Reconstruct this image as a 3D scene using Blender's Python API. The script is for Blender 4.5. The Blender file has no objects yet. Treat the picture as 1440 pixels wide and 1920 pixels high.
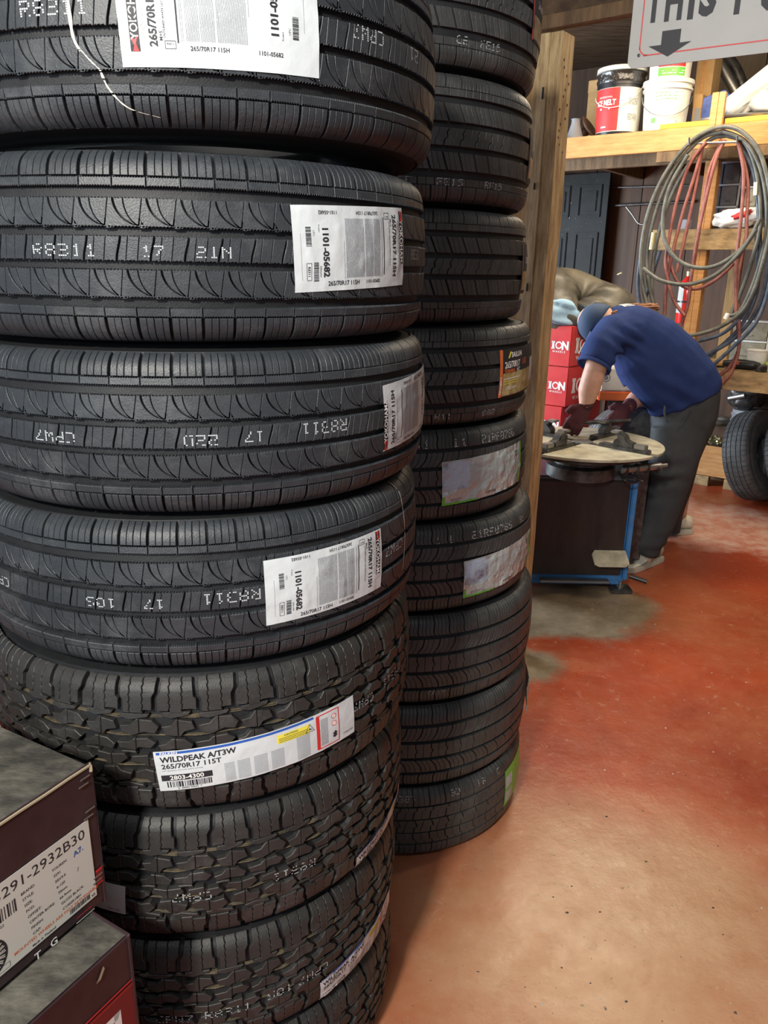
import bpy, bmesh, math, random
import numpy as np
from mathutils import Vector, Matrix, noise
random.seed(7)
D = bpy.data; SC = bpy.context.scene; COL = SC.collection
R = math.radians
# ------------------------------------------------------------------ camera
CAMH = 1.61; FPX = 1442.0; PITCH = R(17.6); ROLL = .0176
cd = D.cameras.new('camera'); cam = D.objects.new('camera', cd); COL.objects.link(cam)
cd.sensor_fit = 'VERTICAL'; cd.sensor_height = 36; cd.sensor_width = 27; cd.lens = FPX/1920*36
cd.clip_start = .05; cd.clip_end = 60
_F = Vector((0, math.cos(PITCH), -math.sin(PITCH))); _U0 = Vector((0, math.sin(PITCH), math.cos(PITCH))); _R0 = Vector((1, 0, 0))
_R = _R0*math.cos(ROLL)+_U0*math.sin(ROLL); _U = _U0*math.cos(ROLL)-_R0*math.sin(ROLL)
cam.matrix_world = Matrix(((_R.x, _U.x, -_F.x, 0), (_R.y, _U.y, -_F.y, 0), (_R.z, _U.z, -_F.z, CAMH), (0, 0, 0, 1)))
SC.camera = cam
# ------------------------------------------------------------------ light
w = D.worlds.new('world'); SC.world = w; w.use_nodes = True
w.node_tree.nodes['Background'].inputs[0].default_value = (.62, .80, 1.0, 1); w.node_tree.nodes['Background'].inputs[1].default_value = .30
def area(name, loc, target, size, power, color, sy=None):
    l = D.lights.new(name, 'AREA'); l.energy = power; l.color = color; l.size = size
    if sy: l.shape = 'RECTANGLE'; l.size_y = sy
    o = D.objects.new(name, l); COL.objects.link(o); o.location = loc
    o.rotation_euler = (Vector(target)-Vector(loc)).to_track_quat('-Z', 'Y').to_euler(); return o
area('shop_front_daylight', (-1.7, -2.2, 2.0), (0.2, 1.6, 1.2), 2.2, 34, (.80, .90, 1.0), 1.6)
area('shop_front_ceiling_tube', (-.1, .0, 2.95), (0.0, .9, 1.0), 1.2, 12, (.92, .96, 1.0), .5)
area('shop_lamp', (-.80, -.94, 2.6), (.60, 1.75, 0), .26, 74, (1.0, .94, .84))
area('bay_door_daylight', (-1.9, 5.5, 1.5), (1.3, 4.4, .8), 2.0, 250, (.78, .90, 1.0), 2.2)
area('workshop_ceiling_tube', (1.38, 4.5, 3.05), (1.38, 4.5, 0), 1.2, 48, (1.0, .84, .62), .7)
area('workshop_side_tube', (2.5, 3.0, 3.0), (1.8, 5.2, .9), 1.2, 22, (1.0, .86, .66), .35)
SC.view_settings.view_transform = 'Standard'; SC.view_settings.look = 'None'
SC.view_settings.gamma = 1; SC.view_settings.exposure = .35; SC.view_settings.use_curve_mapping = False
# ------------------------------------------------------------------ measuring: a pixel of the photograph on a real plane
def ray(px, py): return _F + _R*((px-720)/FPX) + _U*((960-py)/FPX)
CO = Vector((0, 0, CAMH))
def onplane(px, py, p0, n):
    d = ray(px, py); return CO + d*((Vector(p0)-CO).dot(n)/d.dot(n))
def atY(px, py, y): return onplane(px, py, (0, y, 0), Vector((0, 1, 0)))
def atZ(px, py, z): return onplane(px, py, (0, 0, z), Vector((0, 0, 1)))
EA = Vector((.795, -.606, 0)).normalized(); EB = Vector((.606, .795, 0)).normalized(); OB = Vector((1.18, 5.68, 0)); ANG = math.atan2(EA.y, EA.x)
def B(a, b, z): return OB + EA*a + EB*b + Vector((0, 0, z))
def atB(px, py, b): return onplane(px, py, OB+EB*b, EB)
def toB(p): q = p-OB; return q.dot(EA), q.dot(EB), p.z
# ------------------------------------------------------------------ materials
def mat(name, c, rough=.6, metal=0, spec=.5, c2=None, scale=6, detail=4, bump=0, bscale=60, stretch=(1, 1, 1), lo=.35, hi=.65, coat=0, emit=None):
    m = D.materials.new(name); m.use_nodes = True; nt = m.node_tree; b = nt.nodes['Principled BSDF']
    b.inputs['Base Color'].default_value = (*c, 1); b.inputs['Roughness'].default_value = rough; b.inputs['Metallic'].default_value = metal
    b.inputs['Specular IOR Level'].default_value = spec; b.inputs['Coat Weight'].default_value = coat
    tc = nt.nodes.new('ShaderNodeTexCoord'); mp = nt.nodes.new('ShaderNodeMapping'); mp.inputs['Scale'].default_value = stretch
    nt.links.new(tc.outputs['Object'], mp.inputs[0])
    if c2:
        n = nt.nodes.new('ShaderNodeTexNoise'); n.inputs['Scale'].default_value = scale; n.inputs['Detail'].default_value = detail; n.inputs['Roughness'].default_value = .65
        nt.links.new(mp.outputs[0], n.inputs[0])
        r = nt.nodes.new('ShaderNodeValToRGB'); r.color_ramp.elements[0].position = lo; r.color_ramp.elements[1].position = hi
        r.color_ramp.elements[0].color = (*c, 1); r.color_ramp.elements[1].color = (*c2, 1)
        nt.links.new(n.outputs[0], r.inputs[0]); nt.links.new(r.outputs[0], b.inputs['Base Color'])
    if bump:
        n = nt.nodes.new('ShaderNodeTexNoise'); n.inputs['Scale'].default_value = bscale; n.inputs['Detail'].default_value = 5
        nt.links.new(mp.outputs[0], n.inputs[0]); bm = nt.nodes.new('ShaderNodeBump'); bm.inputs['Strength'].default_value = bump; bm.inputs['Distance'].default_value = .01
        nt.links.new(n.outputs[0], bm.inputs['Height']); nt.links.new(bm.outputs[0], b.inputs['Normal'])
    return m
M = {}
def rubber(name, c, c2, rough, dust, dustc=(.16, .165, .17)):
    m = mat(name, c, rough, spec=.45, c2=c2, scale=22, lo=.3, hi=.7, bump=.12, bscale=420)
    nt = m.node_tree; b = nt.nodes['Principled BSDF']; src = b.inputs['Base Color'].links[0].from_socket
    tc = nt.nodes.new('ShaderNodeTexCoord'); n = nt.nodes.new('ShaderNodeTexNoise'); n.inputs['Scale'].default_value = 9; n.inputs['Detail'].default_value = 9; n.inputs['Roughness'].default_value = .8
    nt.links.new(tc.outputs['Object'], n.inputs[0]); mr = nt.nodes.new('ShaderNodeMapRange'); mr.inputs[1].default_value = .52; mr.inputs[2].default_value = .8; mr.inputs[3].default_value = 0; mr.inputs[4].default_value = dust
    nt.links.new(n.outputs[0], mr.inputs[0]); mx = nt.nodes.new('ShaderNodeMix'); mx.data_type = 'RGBA'; mx.inputs[7].default_value = (*dustc, 1)
    nt.links.new(mr.outputs[0], mx.inputs[0]); nt.links.new(src, mx.inputs[6]); nt.links.new(mx.outputs[2], b.inputs['Base Color']); return m
M['rubA'] = rubber('highway_tread_rubber', (.022, .026, .031), (.036, .041, .047), .44, .45)
M['rubF'] = rubber('all_terrain_rubber', (.020, .020, .0195), (.033, .031, .029), .50, .34)
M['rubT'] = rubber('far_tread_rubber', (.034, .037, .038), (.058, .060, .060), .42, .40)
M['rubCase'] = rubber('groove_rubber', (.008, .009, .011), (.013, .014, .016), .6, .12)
M['rubOld'] = rubber('worn_tyre_rubber', (.045, .048, .05), (.085, .09, .095), .55, .5, (.24, .25, .26))
M['tan_ink'] = mat('dried_mould_release', (.13, .10, .055), .6, c2=(.03, .028, .022), scale=30)
M['stencil'] = mat('stencil_ink', (.50, .54, .56), .7)
M['chalk'] = mat('chalk_line', (.62, .58, .50), .9)
M['paper'] = mat('label_paper', (.60, .645, .665), .38, spec=.5, bump=.12, bscale=45)
M['paper2'] = mat('crumpled_label_film', (.50, .57, .58), .2, metal=.25, spec=.8, bump=1.6, bscale=26)
M['paperw'] = mat('carton_label_paper', (.62, .62, .57), .5)
M['ink'] = mat('black_ink', (.02, .02, .025), .6)
M['inkg'] = mat('grey_fine_print', (.22, .23, .25), .6)
M['inkl'] = mat('light_grey_print', (.45, .47, .50), .6)
M['inkred'] = mat('red_ink', (.62, .03, .03), .5)
M['inkblue'] = mat('blue_ink', (.02, .10, .42), .5)
M['inkyel'] = mat('yellow_ink', (.80, .70, .08), .5)
M['inkorange'] = mat('orange_ink', (.70, .16, .04), .5)
M['green'] = mat('green_label_border', (.14, .50, .06), .35)
M['gold'] = mat('label_gold_picture', (.30, .22, .07), .45, c2=(.52, .44, .22), scale=40)
M['photo'] = mat('label_snow_picture', (.07, .08, .13), .3, c2=(.42, .50, .62), scale=18, detail=8, lo=.32, hi=.52, bump=1.2, bscale=26)
M['wood'] = mat('sawn_pine', (.26, .145, .05), .72, c2=(.52, .34, .15), scale=7, stretch=(6, 6, .8), lo=.25, hi=.72, bump=.3, bscale=50)
M['woodpost'] = mat('weathered_yellow_pine', (.34, .22, .10), .75, c2=(.68, .52, .28), scale=9, stretch=(5, 5, .7), lo=.34, hi=.66, bump=.5, bscale=60)
M['headdk'] = mat('dark_header_board', (.050, .025, .011), .7, c2=(.12, .07, .035), scale=5, stretch=(.8, 5, 5), bump=.3, bscale=40)
M['woodh'] = mat('sawn_pine_lying', (.42, .185, .05), .62, c2=(.60, .32, .12), scale=6, stretch=(1.0, 8, 8), lo=.3, hi=.7, bump=.25, bscale=40)
M['woodg'] = mat('greasy_bench_board', (.14, .085, .035), .6, c2=(.42, .28, .13), scale=7, stretch=(1.5, 4, 4), lo=.3, hi=.65, bump=.3, bscale=40)
M['wooddk'] = mat('dark_stained_board', (.09, .05, .02), .7, c2=(.20, .12, .055), scale=5, stretch=(5, 5, .8), bump=.3, bscale=40)
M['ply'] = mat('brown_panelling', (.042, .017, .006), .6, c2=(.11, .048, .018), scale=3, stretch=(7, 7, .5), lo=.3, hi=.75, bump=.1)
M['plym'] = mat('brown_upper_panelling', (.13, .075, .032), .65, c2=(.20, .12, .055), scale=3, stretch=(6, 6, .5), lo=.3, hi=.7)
M['plyl'] = mat('light_panelling', (.22, .14, .07), .65, c2=(.34, .23, .12), scale=3, stretch=(6, 6, .5), lo=.3, hi=.7)
M['cardb'] = mat('cardboard', (.42, .25, .10), .8, c2=(.52, .33, .15), scale=8)
M['boxdk'] = mat('maroon_printed_card', (.030, .016, .020), .42, c2=(.045, .026, .030), scale=14, bump=.05)
M['boxtop'] = mat('dusty_carton_top', (.035, .033, .028), .75, c2=(.17, .16, .13), scale=11, detail=12, stretch=(1, 1.6, 1), lo=.40, hi=.75, bump=.25, bscale=60)
M['boxred'] = mat('dark_red_printed_card', (.16, .018, .022), .4)
M['cardedge'] = mat('raw_card_edge', (.36, .30, .20), .8)
M['ion'] = mat('red_carton', (.56, .04, .045), .38, c2=(.62, .06, .06), scale=8)
M['white'] = mat('white_plastic', (.80, .78, .70), .4, c2=(.70, .67, .58), scale=10)
M['whitep'] = mat('white_print', (.82, .82, .80), .5)
M['black'] = mat('black_plastic', (.015, .015, .017), .35)
M['film'] = mat('shrink_film_black', (.03, .025, .022), .15, spec=.8, bump=.9, bscale=30)
M['bagw'] = mat('white_bag', (.50, .48, .44), .6, bump=.8, bscale=18)
M['steel'] = mat('dull_steel', (.34, .34, .33), .38, metal=.85)
M['steeld'] = mat('greasy_dark_steel', (.035, .034, .034), .4, metal=.5, c2=(.12, .115, .11), scale=18)
M['table'] = mat('worn_turntable_steel', (.30, .275, .20), .45, metal=.25, c2=(.54, .50, .38), scale=14, lo=.3, hi=.6, bump=.1)
M['panel'] = mat('oily_dark_panel', (.010, .009, .009), .42, c2=(.030, .024, .021), scale=5, stretch=(2, 2, .5), bump=.06)
M['mblue'] = mat('blue_machine_paint', (.03, .14, .36), .45, c2=(.05, .2, .46), scale=12)
M['mtop'] = mat('oily_blue_grey_top', (.025, .04, .055), .4, c2=(.06, .08, .10), scale=7)
M['doorblk'] = mat('black_painted_door', (.008, .009, .009), .55, spec=.25, c2=(.016, .017, .017), scale=10, bump=.05)
M['speck'] = mat('paint_specks', (.45, .47, .45), .6)
M['hoseg'] = mat('grey_hose', (.055, .058, .05), .45, c2=(.13, .13, .11), scale=14)
M['hoseb'] = mat('blue_black_hose', (.03, .045, .075), .4, c2=(.09, .12, .17), scale=20)
M['hoser'] = mat('red_hose', (.17, .050, .045), .5, c2=(.30, .11, .085), scale=14)
M['brass'] = mat('brass_fitting', (.50, .45, .25), .35, metal=.7)
M['extred'] = mat('extinguisher_red', (.62, .025, .02), .25, coat=.4)
M['tube'] = mat('old_inner_tube', (.045, .043, .038), .5, c2=(.14, .125, .095), scale=5, bump=.5, bscale=14)
M['cloth'] = mat('pale_blue_cloth', (.30, .48, .66), .8, bump=.6, bscale=14)
M['yellow'] = mat('yellow_painted_edge', (.78, .46, .04), .5)
M['bluebag'] = mat('blue_chip_bag', (.06, .10, .36), .35, c2=(.12, .2, .55), scale=16)
M['clutter'] = mat('dark_clutter', (.02, .018, .017), .6, c2=(.08, .07, .06), scale=14)
M['bin'] = mat('smoky_clear_drawer', (.06, .065, .085), .3, c2=(.13, .13, .15), scale=20)
M['binf'] = mat('grey_drawer_frame', (.30, .32, .38), .4)
M['binl'] = mat('cloudy_drawer', (.40, .38, .30), .4, c2=(.24, .22, .17), scale=20)
M['orange'] = mat('orange_plastic', (.75, .14, .03), .4)
M['lime'] = mat('lime_plastic', (.55, .65, .12), .4)
M['signw'] = mat('sign_panel', (.40, .40, .39), .55, c2=(.45, .45, .43), scale=6)
M['skin'] = mat('skin', (.50, .27, .19), .55, c2=(.62, .36, .26), scale=18)
M['shirt'] = mat('navy_cotton', (.016, .031, .112), .85, spec=.15, c2=(.022, .042, .14), scale=5, bump=.25, bscale=10)
M['pants'] = mat('charcoal_work_trousers', (.028, .031, .035), .75, spec=.3, c2=(.045, .049, .053), scale=4, bump=.4, bscale=9)
M['glove'] = mat('maroon_knit_glove', (.075, .018, .025), .85, bump=.3, bscale=150)
M['cap'] = mat('dark_blue_cap', (.02, .05, .12), .75)
M['hair'] = mat('reddish_brown_hair', (.16, .065, .03), .7, c2=(.30, .14, .07), scale=60, stretch=(1, 1, 4))
M['shoe'] = mat('worn_white_trainer', (.50, .47, .38), .6, c2=(.68, .65, .55), scale=30)
M['shoesole'] = mat('trainer_sole', (.42, .40, .33), .7)
M['rust'] = mat('rusty_disc', (.10, .06, .045), .6, c2=(.26, .18, .14), scale=20)
# floor: worn red painted concrete
def floor_mat():
    m = D.materials.new('worn_red_floor_paint'); m.use_nodes = True; nt = m.node_tree; b = nt.nodes['Principled BSDF']; L = nt.links.new
    tc = nt.nodes.new('ShaderNodeTexCoord')
    def N(s, d=6, r=.6, dist=0):
        n = nt.nodes.new('ShaderNodeTexNoise'); n.inputs['Scale'].default_value = s; n.inputs['Detail'].default_value = d; n.inputs['Roughness'].default_value = r; n.inputs['Distortion'].default_value = dist
        L(tc.outputs['Object'], n.inputs[0]); return n.outputs[0]
    def mr(src, a, c, x=0, y=1):
        n = nt.nodes.new('ShaderNodeMapRange'); n.inputs[1].default_value = a; n.inputs[2].default_value = c; n.inputs[3].default_value = x; n.inputs[4].default_value = y; L(src, n.inputs[0]); return n.outputs[0]
    def mix(f, a, c):
        n = nt.nodes.new('ShaderNodeMix'); n.data_type = 'RGBA'
        if isinstance(f, float): n.inputs[0].default_value = f
        else: L(f, n.inputs[0])
        for s, i in ((a, 6), (c, 7)):
            if isinstance(s, tuple): n.inputs[i].default_value = (*s, 1)
            else: L(s, n.inputs[i])
        return n.outputs[2]
    def blob(x, y, r, soft, amp=.35):
        sub = nt.nodes.new('ShaderNodeVectorMath'); sub.operation = 'DISTANCE'; L(tc.outputs['Object'], sub.inputs[0]); sub.inputs[1].default_value = (x, y, 0)
        add = nt.nodes.new('ShaderNodeMath'); add.operation = 'MULTIPLY_ADD'; L(N(3.2, 8, .7), add.inputs[0]); add.inputs[1].default_value = amp*2; L(sub.outputs['Value'], add.inputs[2])
        return mr(add.outputs[0], r+amp, r+amp+soft, 1, 0)
    red = mix(mr(N(1.6, 5, .6, .4), .35, .65), (.27, .036, .012), (.40, .070, .022))
    pale = mix(mr(N(5, 8, .75), .35, .75), (.34, .080, .028), (.43, .145, .065))
    c = mix(mr(N(.9, 9, .72, .8), .48, .64), red, pale)
    c = mix(mr(N(14, 10, .8, 1.2), .60, .70, 0, .55), c, (.52, .34, .24))
    grey = mix(mr(N(8, 8, .8), .4, .7), (.19, .14, .085), (.33, .26, .17))
    pink = mix(mr(N(9, 8, .75), .42, .66), (.50, .20, .14), (.60, .44, .36))
    for x, y, r, s, g in ((.62, 2.95, .10, .16, 'g'), (1.0, 3.55, .30, .18, 'g'), (.72, 3.45, .22, .15, 'g'), (2.2, 4.95, .42, .30, 'p'), (2.7, 4.5, .35, .30, 'p'), (2.0, 5.5, .25, .2, 'p')):
        c = mix(blob(x, y, r, s*.6, .22 if g == 'g' else .35), c, grey if g == 'g' else pink)
    lit_tan = mix(mr(N(4, 9, .7), .3, .7), (.47, .21, .10), (.60, .38, .225))  # pool of bright light on the near floor, painted into its colour
    for x, y, r in ((.52, 1.50, .16), (.80, 1.60, .04)):
        c = mix(blob(x, y, r, .55, .25), c, lit_tan)
    c = mix(mr(N(26, 12, .85, .6), .565, .62, 0, .42), c, (.60, .38, .24))
    c = mix(mr(N(19, 12, .8, .3), .30, .44, .38, 0), c, (.16, .045, .02))
    c = mix(mr(N(75, 3, .5), .71, .74), c, (.05, .025, .015))
    L(c, b.inputs['Base Color'])
    L(mr(N(9, 10, .75), .3, .7, .24, .46), b.inputs['Roughness'])
    b.inputs['Specular IOR Level'].default_value = .55
    bm = nt.nodes.new('ShaderNodeBump'); bm.inputs['Strength'].default_value = .35; bm.inputs['Distance'].default_value = .012; L(N(7, 9, .62), bm.inputs['Height']); L(bm.outputs[0], b.inputs['Normal'])
    return m
M['floor'] = floor_mat()
# ------------------------------------------------------------------ mesh helpers
def link(o): COL.objects.link(o); return o
def thing(name, label, cat, loc=(0, 0, 0), rot=(0, 0, 0), group=None):
    o = D.objects.new(name, None); link(o); o.empty_display_size = .1; o.location = loc; o.rotation_euler = rot
    o['label'] = label; o['category'] = cat
    if group: o['group'] = group
    return o
def tag(o, label, cat, group=None):
    o['label'] = label; o['category'] = cat
    if group: o['group'] = group
    return o
def wmat(o):
    m = Matrix.Translation(o.location) @ o.rotation_euler.to_matrix().to_4x4() @ Matrix.Diagonal((*o.scale, 1))
    return wmat(o.parent) @ m if o.parent else m
class MB:
    def __init__(s): s.v = []; s.f = []; s.m = []
    def add(s, vs, fs, mi=0):
        k = len(s.v); s.v += [tuple(v) for v in vs]; s.f += [tuple(i+k for i in f) for f in fs]; s.m += [mi]*len(fs); return s
    def box(s, c, size, rz=0, mi=0, rot=None):
        x, y, z = (d/2 for d in size); m = rot if rot else Matrix.Rotation(rz, 3, 'Z')
        vs = [m @ Vector((i*x, j*y, k*z)) + Vector(c) for i in (-1, 1) for j in (-1, 1) for k in (-1, 1)]
        return s.add(vs, [(0, 1, 3, 2), (4, 6, 7, 5), (0, 4, 5, 1), (2, 3, 7, 6), (0, 2, 6, 4), (1, 5, 7, 3)], mi)
    def beam(s, a, b, wd, th, up=(0, 0, 1), mi=0):
        a = Vector(a); b = Vector(b); d = (b-a).normalized(); sd = d.cross(Vector(up)).normalized(); u = sd.cross(d)
        vs = [p+sd*i*wd/2+u*j*th/2 for p in (a, b) for i, j in ((-1, -1), (1, -1), (1, 1), (-1, 1))]
        return s.add(vs, [(3, 2, 1, 0), (4, 5, 6, 7), (0, 1, 5, 4), (1, 2, 6, 5), (2, 3, 7, 6), (3, 0, 4, 7)], mi)
    def ring_loft(s, rings, mi=0, cap=True, close=True):
        n = len(rings[0]); k = len(s.v)
        for r in rings: s.v += [tuple(p) for p in r]
        for i in range(len(rings)-1):
            for j in range(n if close else n-1):
                a = k+i*n+j; b = k+i*n+(j+1) % n; s.f.append((a, b, b+n, a+n)); s.m.append(mi)
        if cap:
            s.f.append(tuple(k+j for j in range(n))[::-1]); s.f.append(tuple(k+(len(rings)-1)*n+j for j in range(n))); s.m += [mi, mi]
        return s
    def tube(s, pts, r, n=8, mi=0, cap=True):
        pts = [Vector(p) for p in pts]; rs = r if isinstance(r, (list, tuple)) else [r]*len(pts); up = None; rings = []
        for i, p in enumerate(pts):
            d = (pts[min(i+1, len(pts)-1)]-pts[max(i-1, 0)]).normalized()
            if up is None: up = d.orthogonal().normalized()
            up = (up-d*up.dot(d)).normalized(); sd = d.cross(up)
            rings.append([p+(up*math.cos(2*math.pi*j/n)+sd*math.sin(2*math.pi*j/n))*rs[i] for j in range(n)])
        return s.ring_loft(rings, mi, cap)
    def lathe(s, prof, n=32, c=(0, 0, 0), mi=0, closed=False, axis=None):
        rings = [[Vector((r*math.cos(2*math.pi*j/n), r*math.sin(2*math.pi*j/n), z)) for j in range(n)] for r, z in prof]
        q = axis if axis else Matrix.Identity(3)
        rings = [[q @ p+Vector(c) for p in r] for r in rings]
        if closed: rings.append(rings[0])
        return s.ring_loft(rings, mi, not closed)
    def prism(s, poly, z0, z1, fn=lambda p: p, mi=0):
        n = len(poly); vs = [fn(Vector((x, y, z))) for z in (z0, z1) for x, y in poly]
        return s.add(vs, [tuple(range(n))[::-1], tuple(range(n, 2*n))]+[(i, (i+1) % n, (i+1) % n+n, i+n) for i in range(n)], mi)
    def build(s, name, mats, parent=None, smooth=None, world=False, bevel=0):
        me = D.meshes.new(name); v = s.v
        if world and parent: im = wmat(parent).inverted(); v = [tuple(im @ Vector(p)) for p in v]
        me.from_pydata(v, [], s.f)
        for m in (mats if isinstance(mats, (list, tuple)) else [mats]): me.materials.append(m)
        if max(s.m, default=0) > 0: me.polygons.foreach_set('material_index', s.m)
        fix = bmesh.new(); fix.from_mesh(me)
        if bevel:
            bmesh.ops.bevel(fix, geom=fix.edges[:], offset=bevel, segments=2, affect='EDGES', clamp_overlap=True)
        bmesh.ops.recalc_face_normals(fix, faces=fix.faces[:]); fix.to_mesh(me); fix.free()
        if smooth:
            me.polygons.foreach_set('use_smooth', [True]*len(me.polygons)); me.set_sharp_from_angle(angle=R(smooth))
        me.update(); o = D.objects.new(name, me); link(o)
        if parent: o.parent = parent
        return o
def struct(o): o['kind'] = 'structure'; return o
def catmull(pts, n=8, closed=False):
    pts = [Vector(p) for p in pts]; out = []; m = len(pts)
    for i in range(m if closed else m-1):
        if closed: p0, p1, p2, p3 = pts[i-1], pts[i], pts[(i+1) % m], pts[(i+2) % m]
        else: p0, p1, p2, p3 = pts[max(i-1, 0)], pts[i], pts[i+1], pts[min(i+2, m-1)]
        for k in range(n):
            t = k/n; out.append(.5*((2*p1)+(p2-p0)*t+(2*p0-5*p1+4*p2-p3)*t*t+(3*p1-p0-3*p2+p3)*t**3))
    if not closed: out.append(pts[-1])
    return out
_tc = {}
def text2d(txt, size=1.0, bold=0.0, align='CENTER', res=2):
    """flat lettering as triangles: list of 2-D verts and faces, centred on its height"""
    key = (txt, bold, align, res)
    if key not in _tc:
        cu = D.curves.new('t', 'FONT'); cu.body = txt; cu.size = 1; cu.align_x = align; cu.align_y = 'CENTER'; cu.offset = bold; cu.resolution_u = res
        ob = D.objects.new('t', cu); link(ob); bpy.context.view_layer.update()
        me = ob.evaluated_get(bpy.context.evaluated_depsgraph_get()).to_mesh()
        vs = np.array([(v.co.x, v.co.y) for v in me.vertices]).reshape(-1, 2); fs = [tuple(p.vertices) for p in me.polygons]
        D.objects.remove(ob); D.curves.remove(cu)
        if len(vs): vs[:, 1] -= (vs[:, 1].max()+vs[:, 1].min())/2
        _tc[key] = (vs, fs)
    vs, fs = _tc[key]; return vs*size, fs
class Print:
    """flat print collected in local 2-D, one layer per ink; put onto a surface by fn(x, y, lift)"""
    def __init__(s): s.items = []
    def poly(s, pts, ink, lift=0): s.items.append((np.array(pts, float), [tuple(range(len(pts)))], ink, lift))
    def rect(s, x, y, w, h, ink, lift=0, rot=0):
        c, sn = math.cos(rot), math.sin(rot); n = max(1, int(w/6)); m = max(1, int(h/6)); P = []; F = []
        for i in range(n+1):
            for j in range(m+1):
                a, b_ = -w/2+w*i/n, -h/2+h*j/m; P.append((x+a*c-b_*sn, y+a*sn+b_*c))
        for i in range(n):
            for j in range(m): q = i*(m+1)+j; F.append((q, q+m+1, q+m+2, q+1))
        s.items.append((np.array(P), F, ink, lift))
    def text(s, t, x, y, size, ink, rot=0, bold=0, align='CENTER', lift=0, sx=1.0):
        vs, fs = text2d(t, size, bold, align); c, sn = math.cos(rot), math.sin(rot); v = vs.copy(); v[:, 0] *= sx
        s.items.append((np.stack([x+v[:, 0]*c-v[:, 1]*sn, y+v[:, 0]*sn+v[:, 1]*c], 1), fs, ink, lift))
    def frame(s, x, y, w, h, t, ink, lift=0):
        s.rect(x, y+h/2, w, t, ink, lift); s.rect(x, y-h/2, w, t, ink, lift); s.rect(x-w/2, y, t, h, ink, lift); s.rect(x+w/2, y, t, h, ink, lift)
    def barcode(s, x, y, w, h, ink, rot=0, seed=1):
        rr = random.Random(seed); a = -w/2; c, sn = math.cos(rot), math.sin(rot)
        while a < w/2:
            t = rr.choice((.4, .4, .8, 1.2))*w/28; s.rect(x+(a+t/2)*c, y+(a+t/2)*sn, t*.98, h, ink, 0, rot); a += t+rr.choice((.4, .4, .8))*w/24
    def lines(s, x0, x1, y0, y1, pitch, th, ink, vert=False, seed=1, gap=.08):
        rr = random.Random(seed)
        p = x0 if vert else y0; e = x1 if vert else y1; q0, q1 = (y0, y1) if vert else (x0, x1)
        while p < e:
            q = q0
            while q < q1:
                l = rr.uniform(.08, .45)*(q1-q0); l = min(l, q1-q)
                if vert: s.rect(p, q+l/2, th, l*.97, ink)
                else: s.rect(q+l/2, p, l*.97, th, ink)
                q += l+gap*rr.uniform(.2, 1.2)*20*.1
            p += pitch
    def build(s, name, fn, parent, eps):
        inks = []; vs = []; fs = []; mi = []
        for P, F, ink, lift in s.items:
            if ink not in inks: inks.append(ink)
            k = len(vs); vs += [tuple(fn(x, y, eps+lift)) for x, y in P]; fs += [tuple(i+k for i in f) for f in F]; mi += [inks.index(ink)]*len(F)
        if not vs: return None
        me = D.meshes.new(name); me.from_pydata(vs, [], fs)
        for i in inks: me.materials.append(M[i])
        me.polygons.foreach_set('material_index', mi); me.update(); o = D.objects.new(name, me); link(o); o.parent = parent; return o
# ------------------------------------------------------------------ the room
b = MB(); b.box((1.0, 3.0, -.05), (12, 14, .1)); struct(b.build('floor', M['floor']))
b = MB(); b.box((1.0, 3.0, 3.25), (12, 14, .1)); struct(b.build('ceiling', M['headdk']))
BW = 1.42      # distance of the back wall behind the shelf front
b = MB(); b.box(B(.8, BW+.06, 1.6), (7.5, .1, 3.2), ANG); wall_b = struct(b.build('wall_back', M['ply']))
for i, a in enumerate([x*.405-2.6 for x in range(17)]):      # wall panels with grooves between, a lighter one over the shelf
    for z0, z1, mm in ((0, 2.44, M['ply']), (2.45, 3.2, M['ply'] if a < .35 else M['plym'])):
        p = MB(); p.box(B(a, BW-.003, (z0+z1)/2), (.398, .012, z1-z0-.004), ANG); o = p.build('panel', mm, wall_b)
b = MB(); b.box((5.2, 2.5, 1.6), (.1, 13, 3.2)); struct(b.build('wall_right', M['plyl']))
# partition behind the far stack with its opening: sheathing, studs, header
PB_ = -2.48
pa = toB(atB(1026, 300, PB_))[0]
b = MB(); b.box(B(pa-1.27, PB_+.10, 1.6), (2.3, .02, 3.2), ANG); wall_p = struct(b.build('wall_partition', M['wooddk']))
for k in range(16):      # rough diagonal sheathing boards
    z = .1+k*.2
    p = MB(); p.beam(B(pa-.62, PB_+.077, z-.30), B(pa-.10, PB_+.077, z+.22), .024, .17, EB.cross(Vector((EA.x, EA.y, 1))).normalized() if False else (0, 0, 1))
    p.build('sheathing_board', M['wooddk' if k % 3 else 'wood'], wall_p)
for k in range(7):
    p = MB(); z = .55+k*.38
    p.beam(B(pa-.16, PB_+.03, z-.05), B(pa-.075, PB_+.03, z+.07), .05, .06, (0, 0, 1)); p.build('blocking', M['wood' if k % 2 else 'wooddk'], wall_p)
t = thing('timber_post', 'rough pine timber post rising between the tall tyre stacks and the workshop', 'post', B(pa, PB_, 0), (0, 0, ANG))
for i, (dx, wd, dy) in enumerate(((-.024, .050, 0), (.024, .046, .004))):
    b = MB(); h = 2.385; n = 26; rings = []
    for j in range(n+1):
        z = h*j/n; jx = noise.noise(Vector((z*3, i*9.1, 0)))*.004; jy = noise.noise(Vector((z*4, i*3.7, 5)))*.004
        rings.append([Vector((dx+sx*wd/2+jx*(1 if sx > 0 else .4), dy+sy*.047+jy*(1 if sy > 0 else .5), z)) for sx, sy in ((-1, -1), (1, -1), (1, 1), (-1, 1))])
    b.ring_loft(rings); b.build('stud', M['woodpost'], t, bevel=.002)
b = MB()
for z in (.35, .72, 1.02, 1.30, 1.55, 1.9, 2.2): b.box((random.uniform(-.02, .0), -.0485, z), (.006, .003, .02+random.random()*.02))
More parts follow.
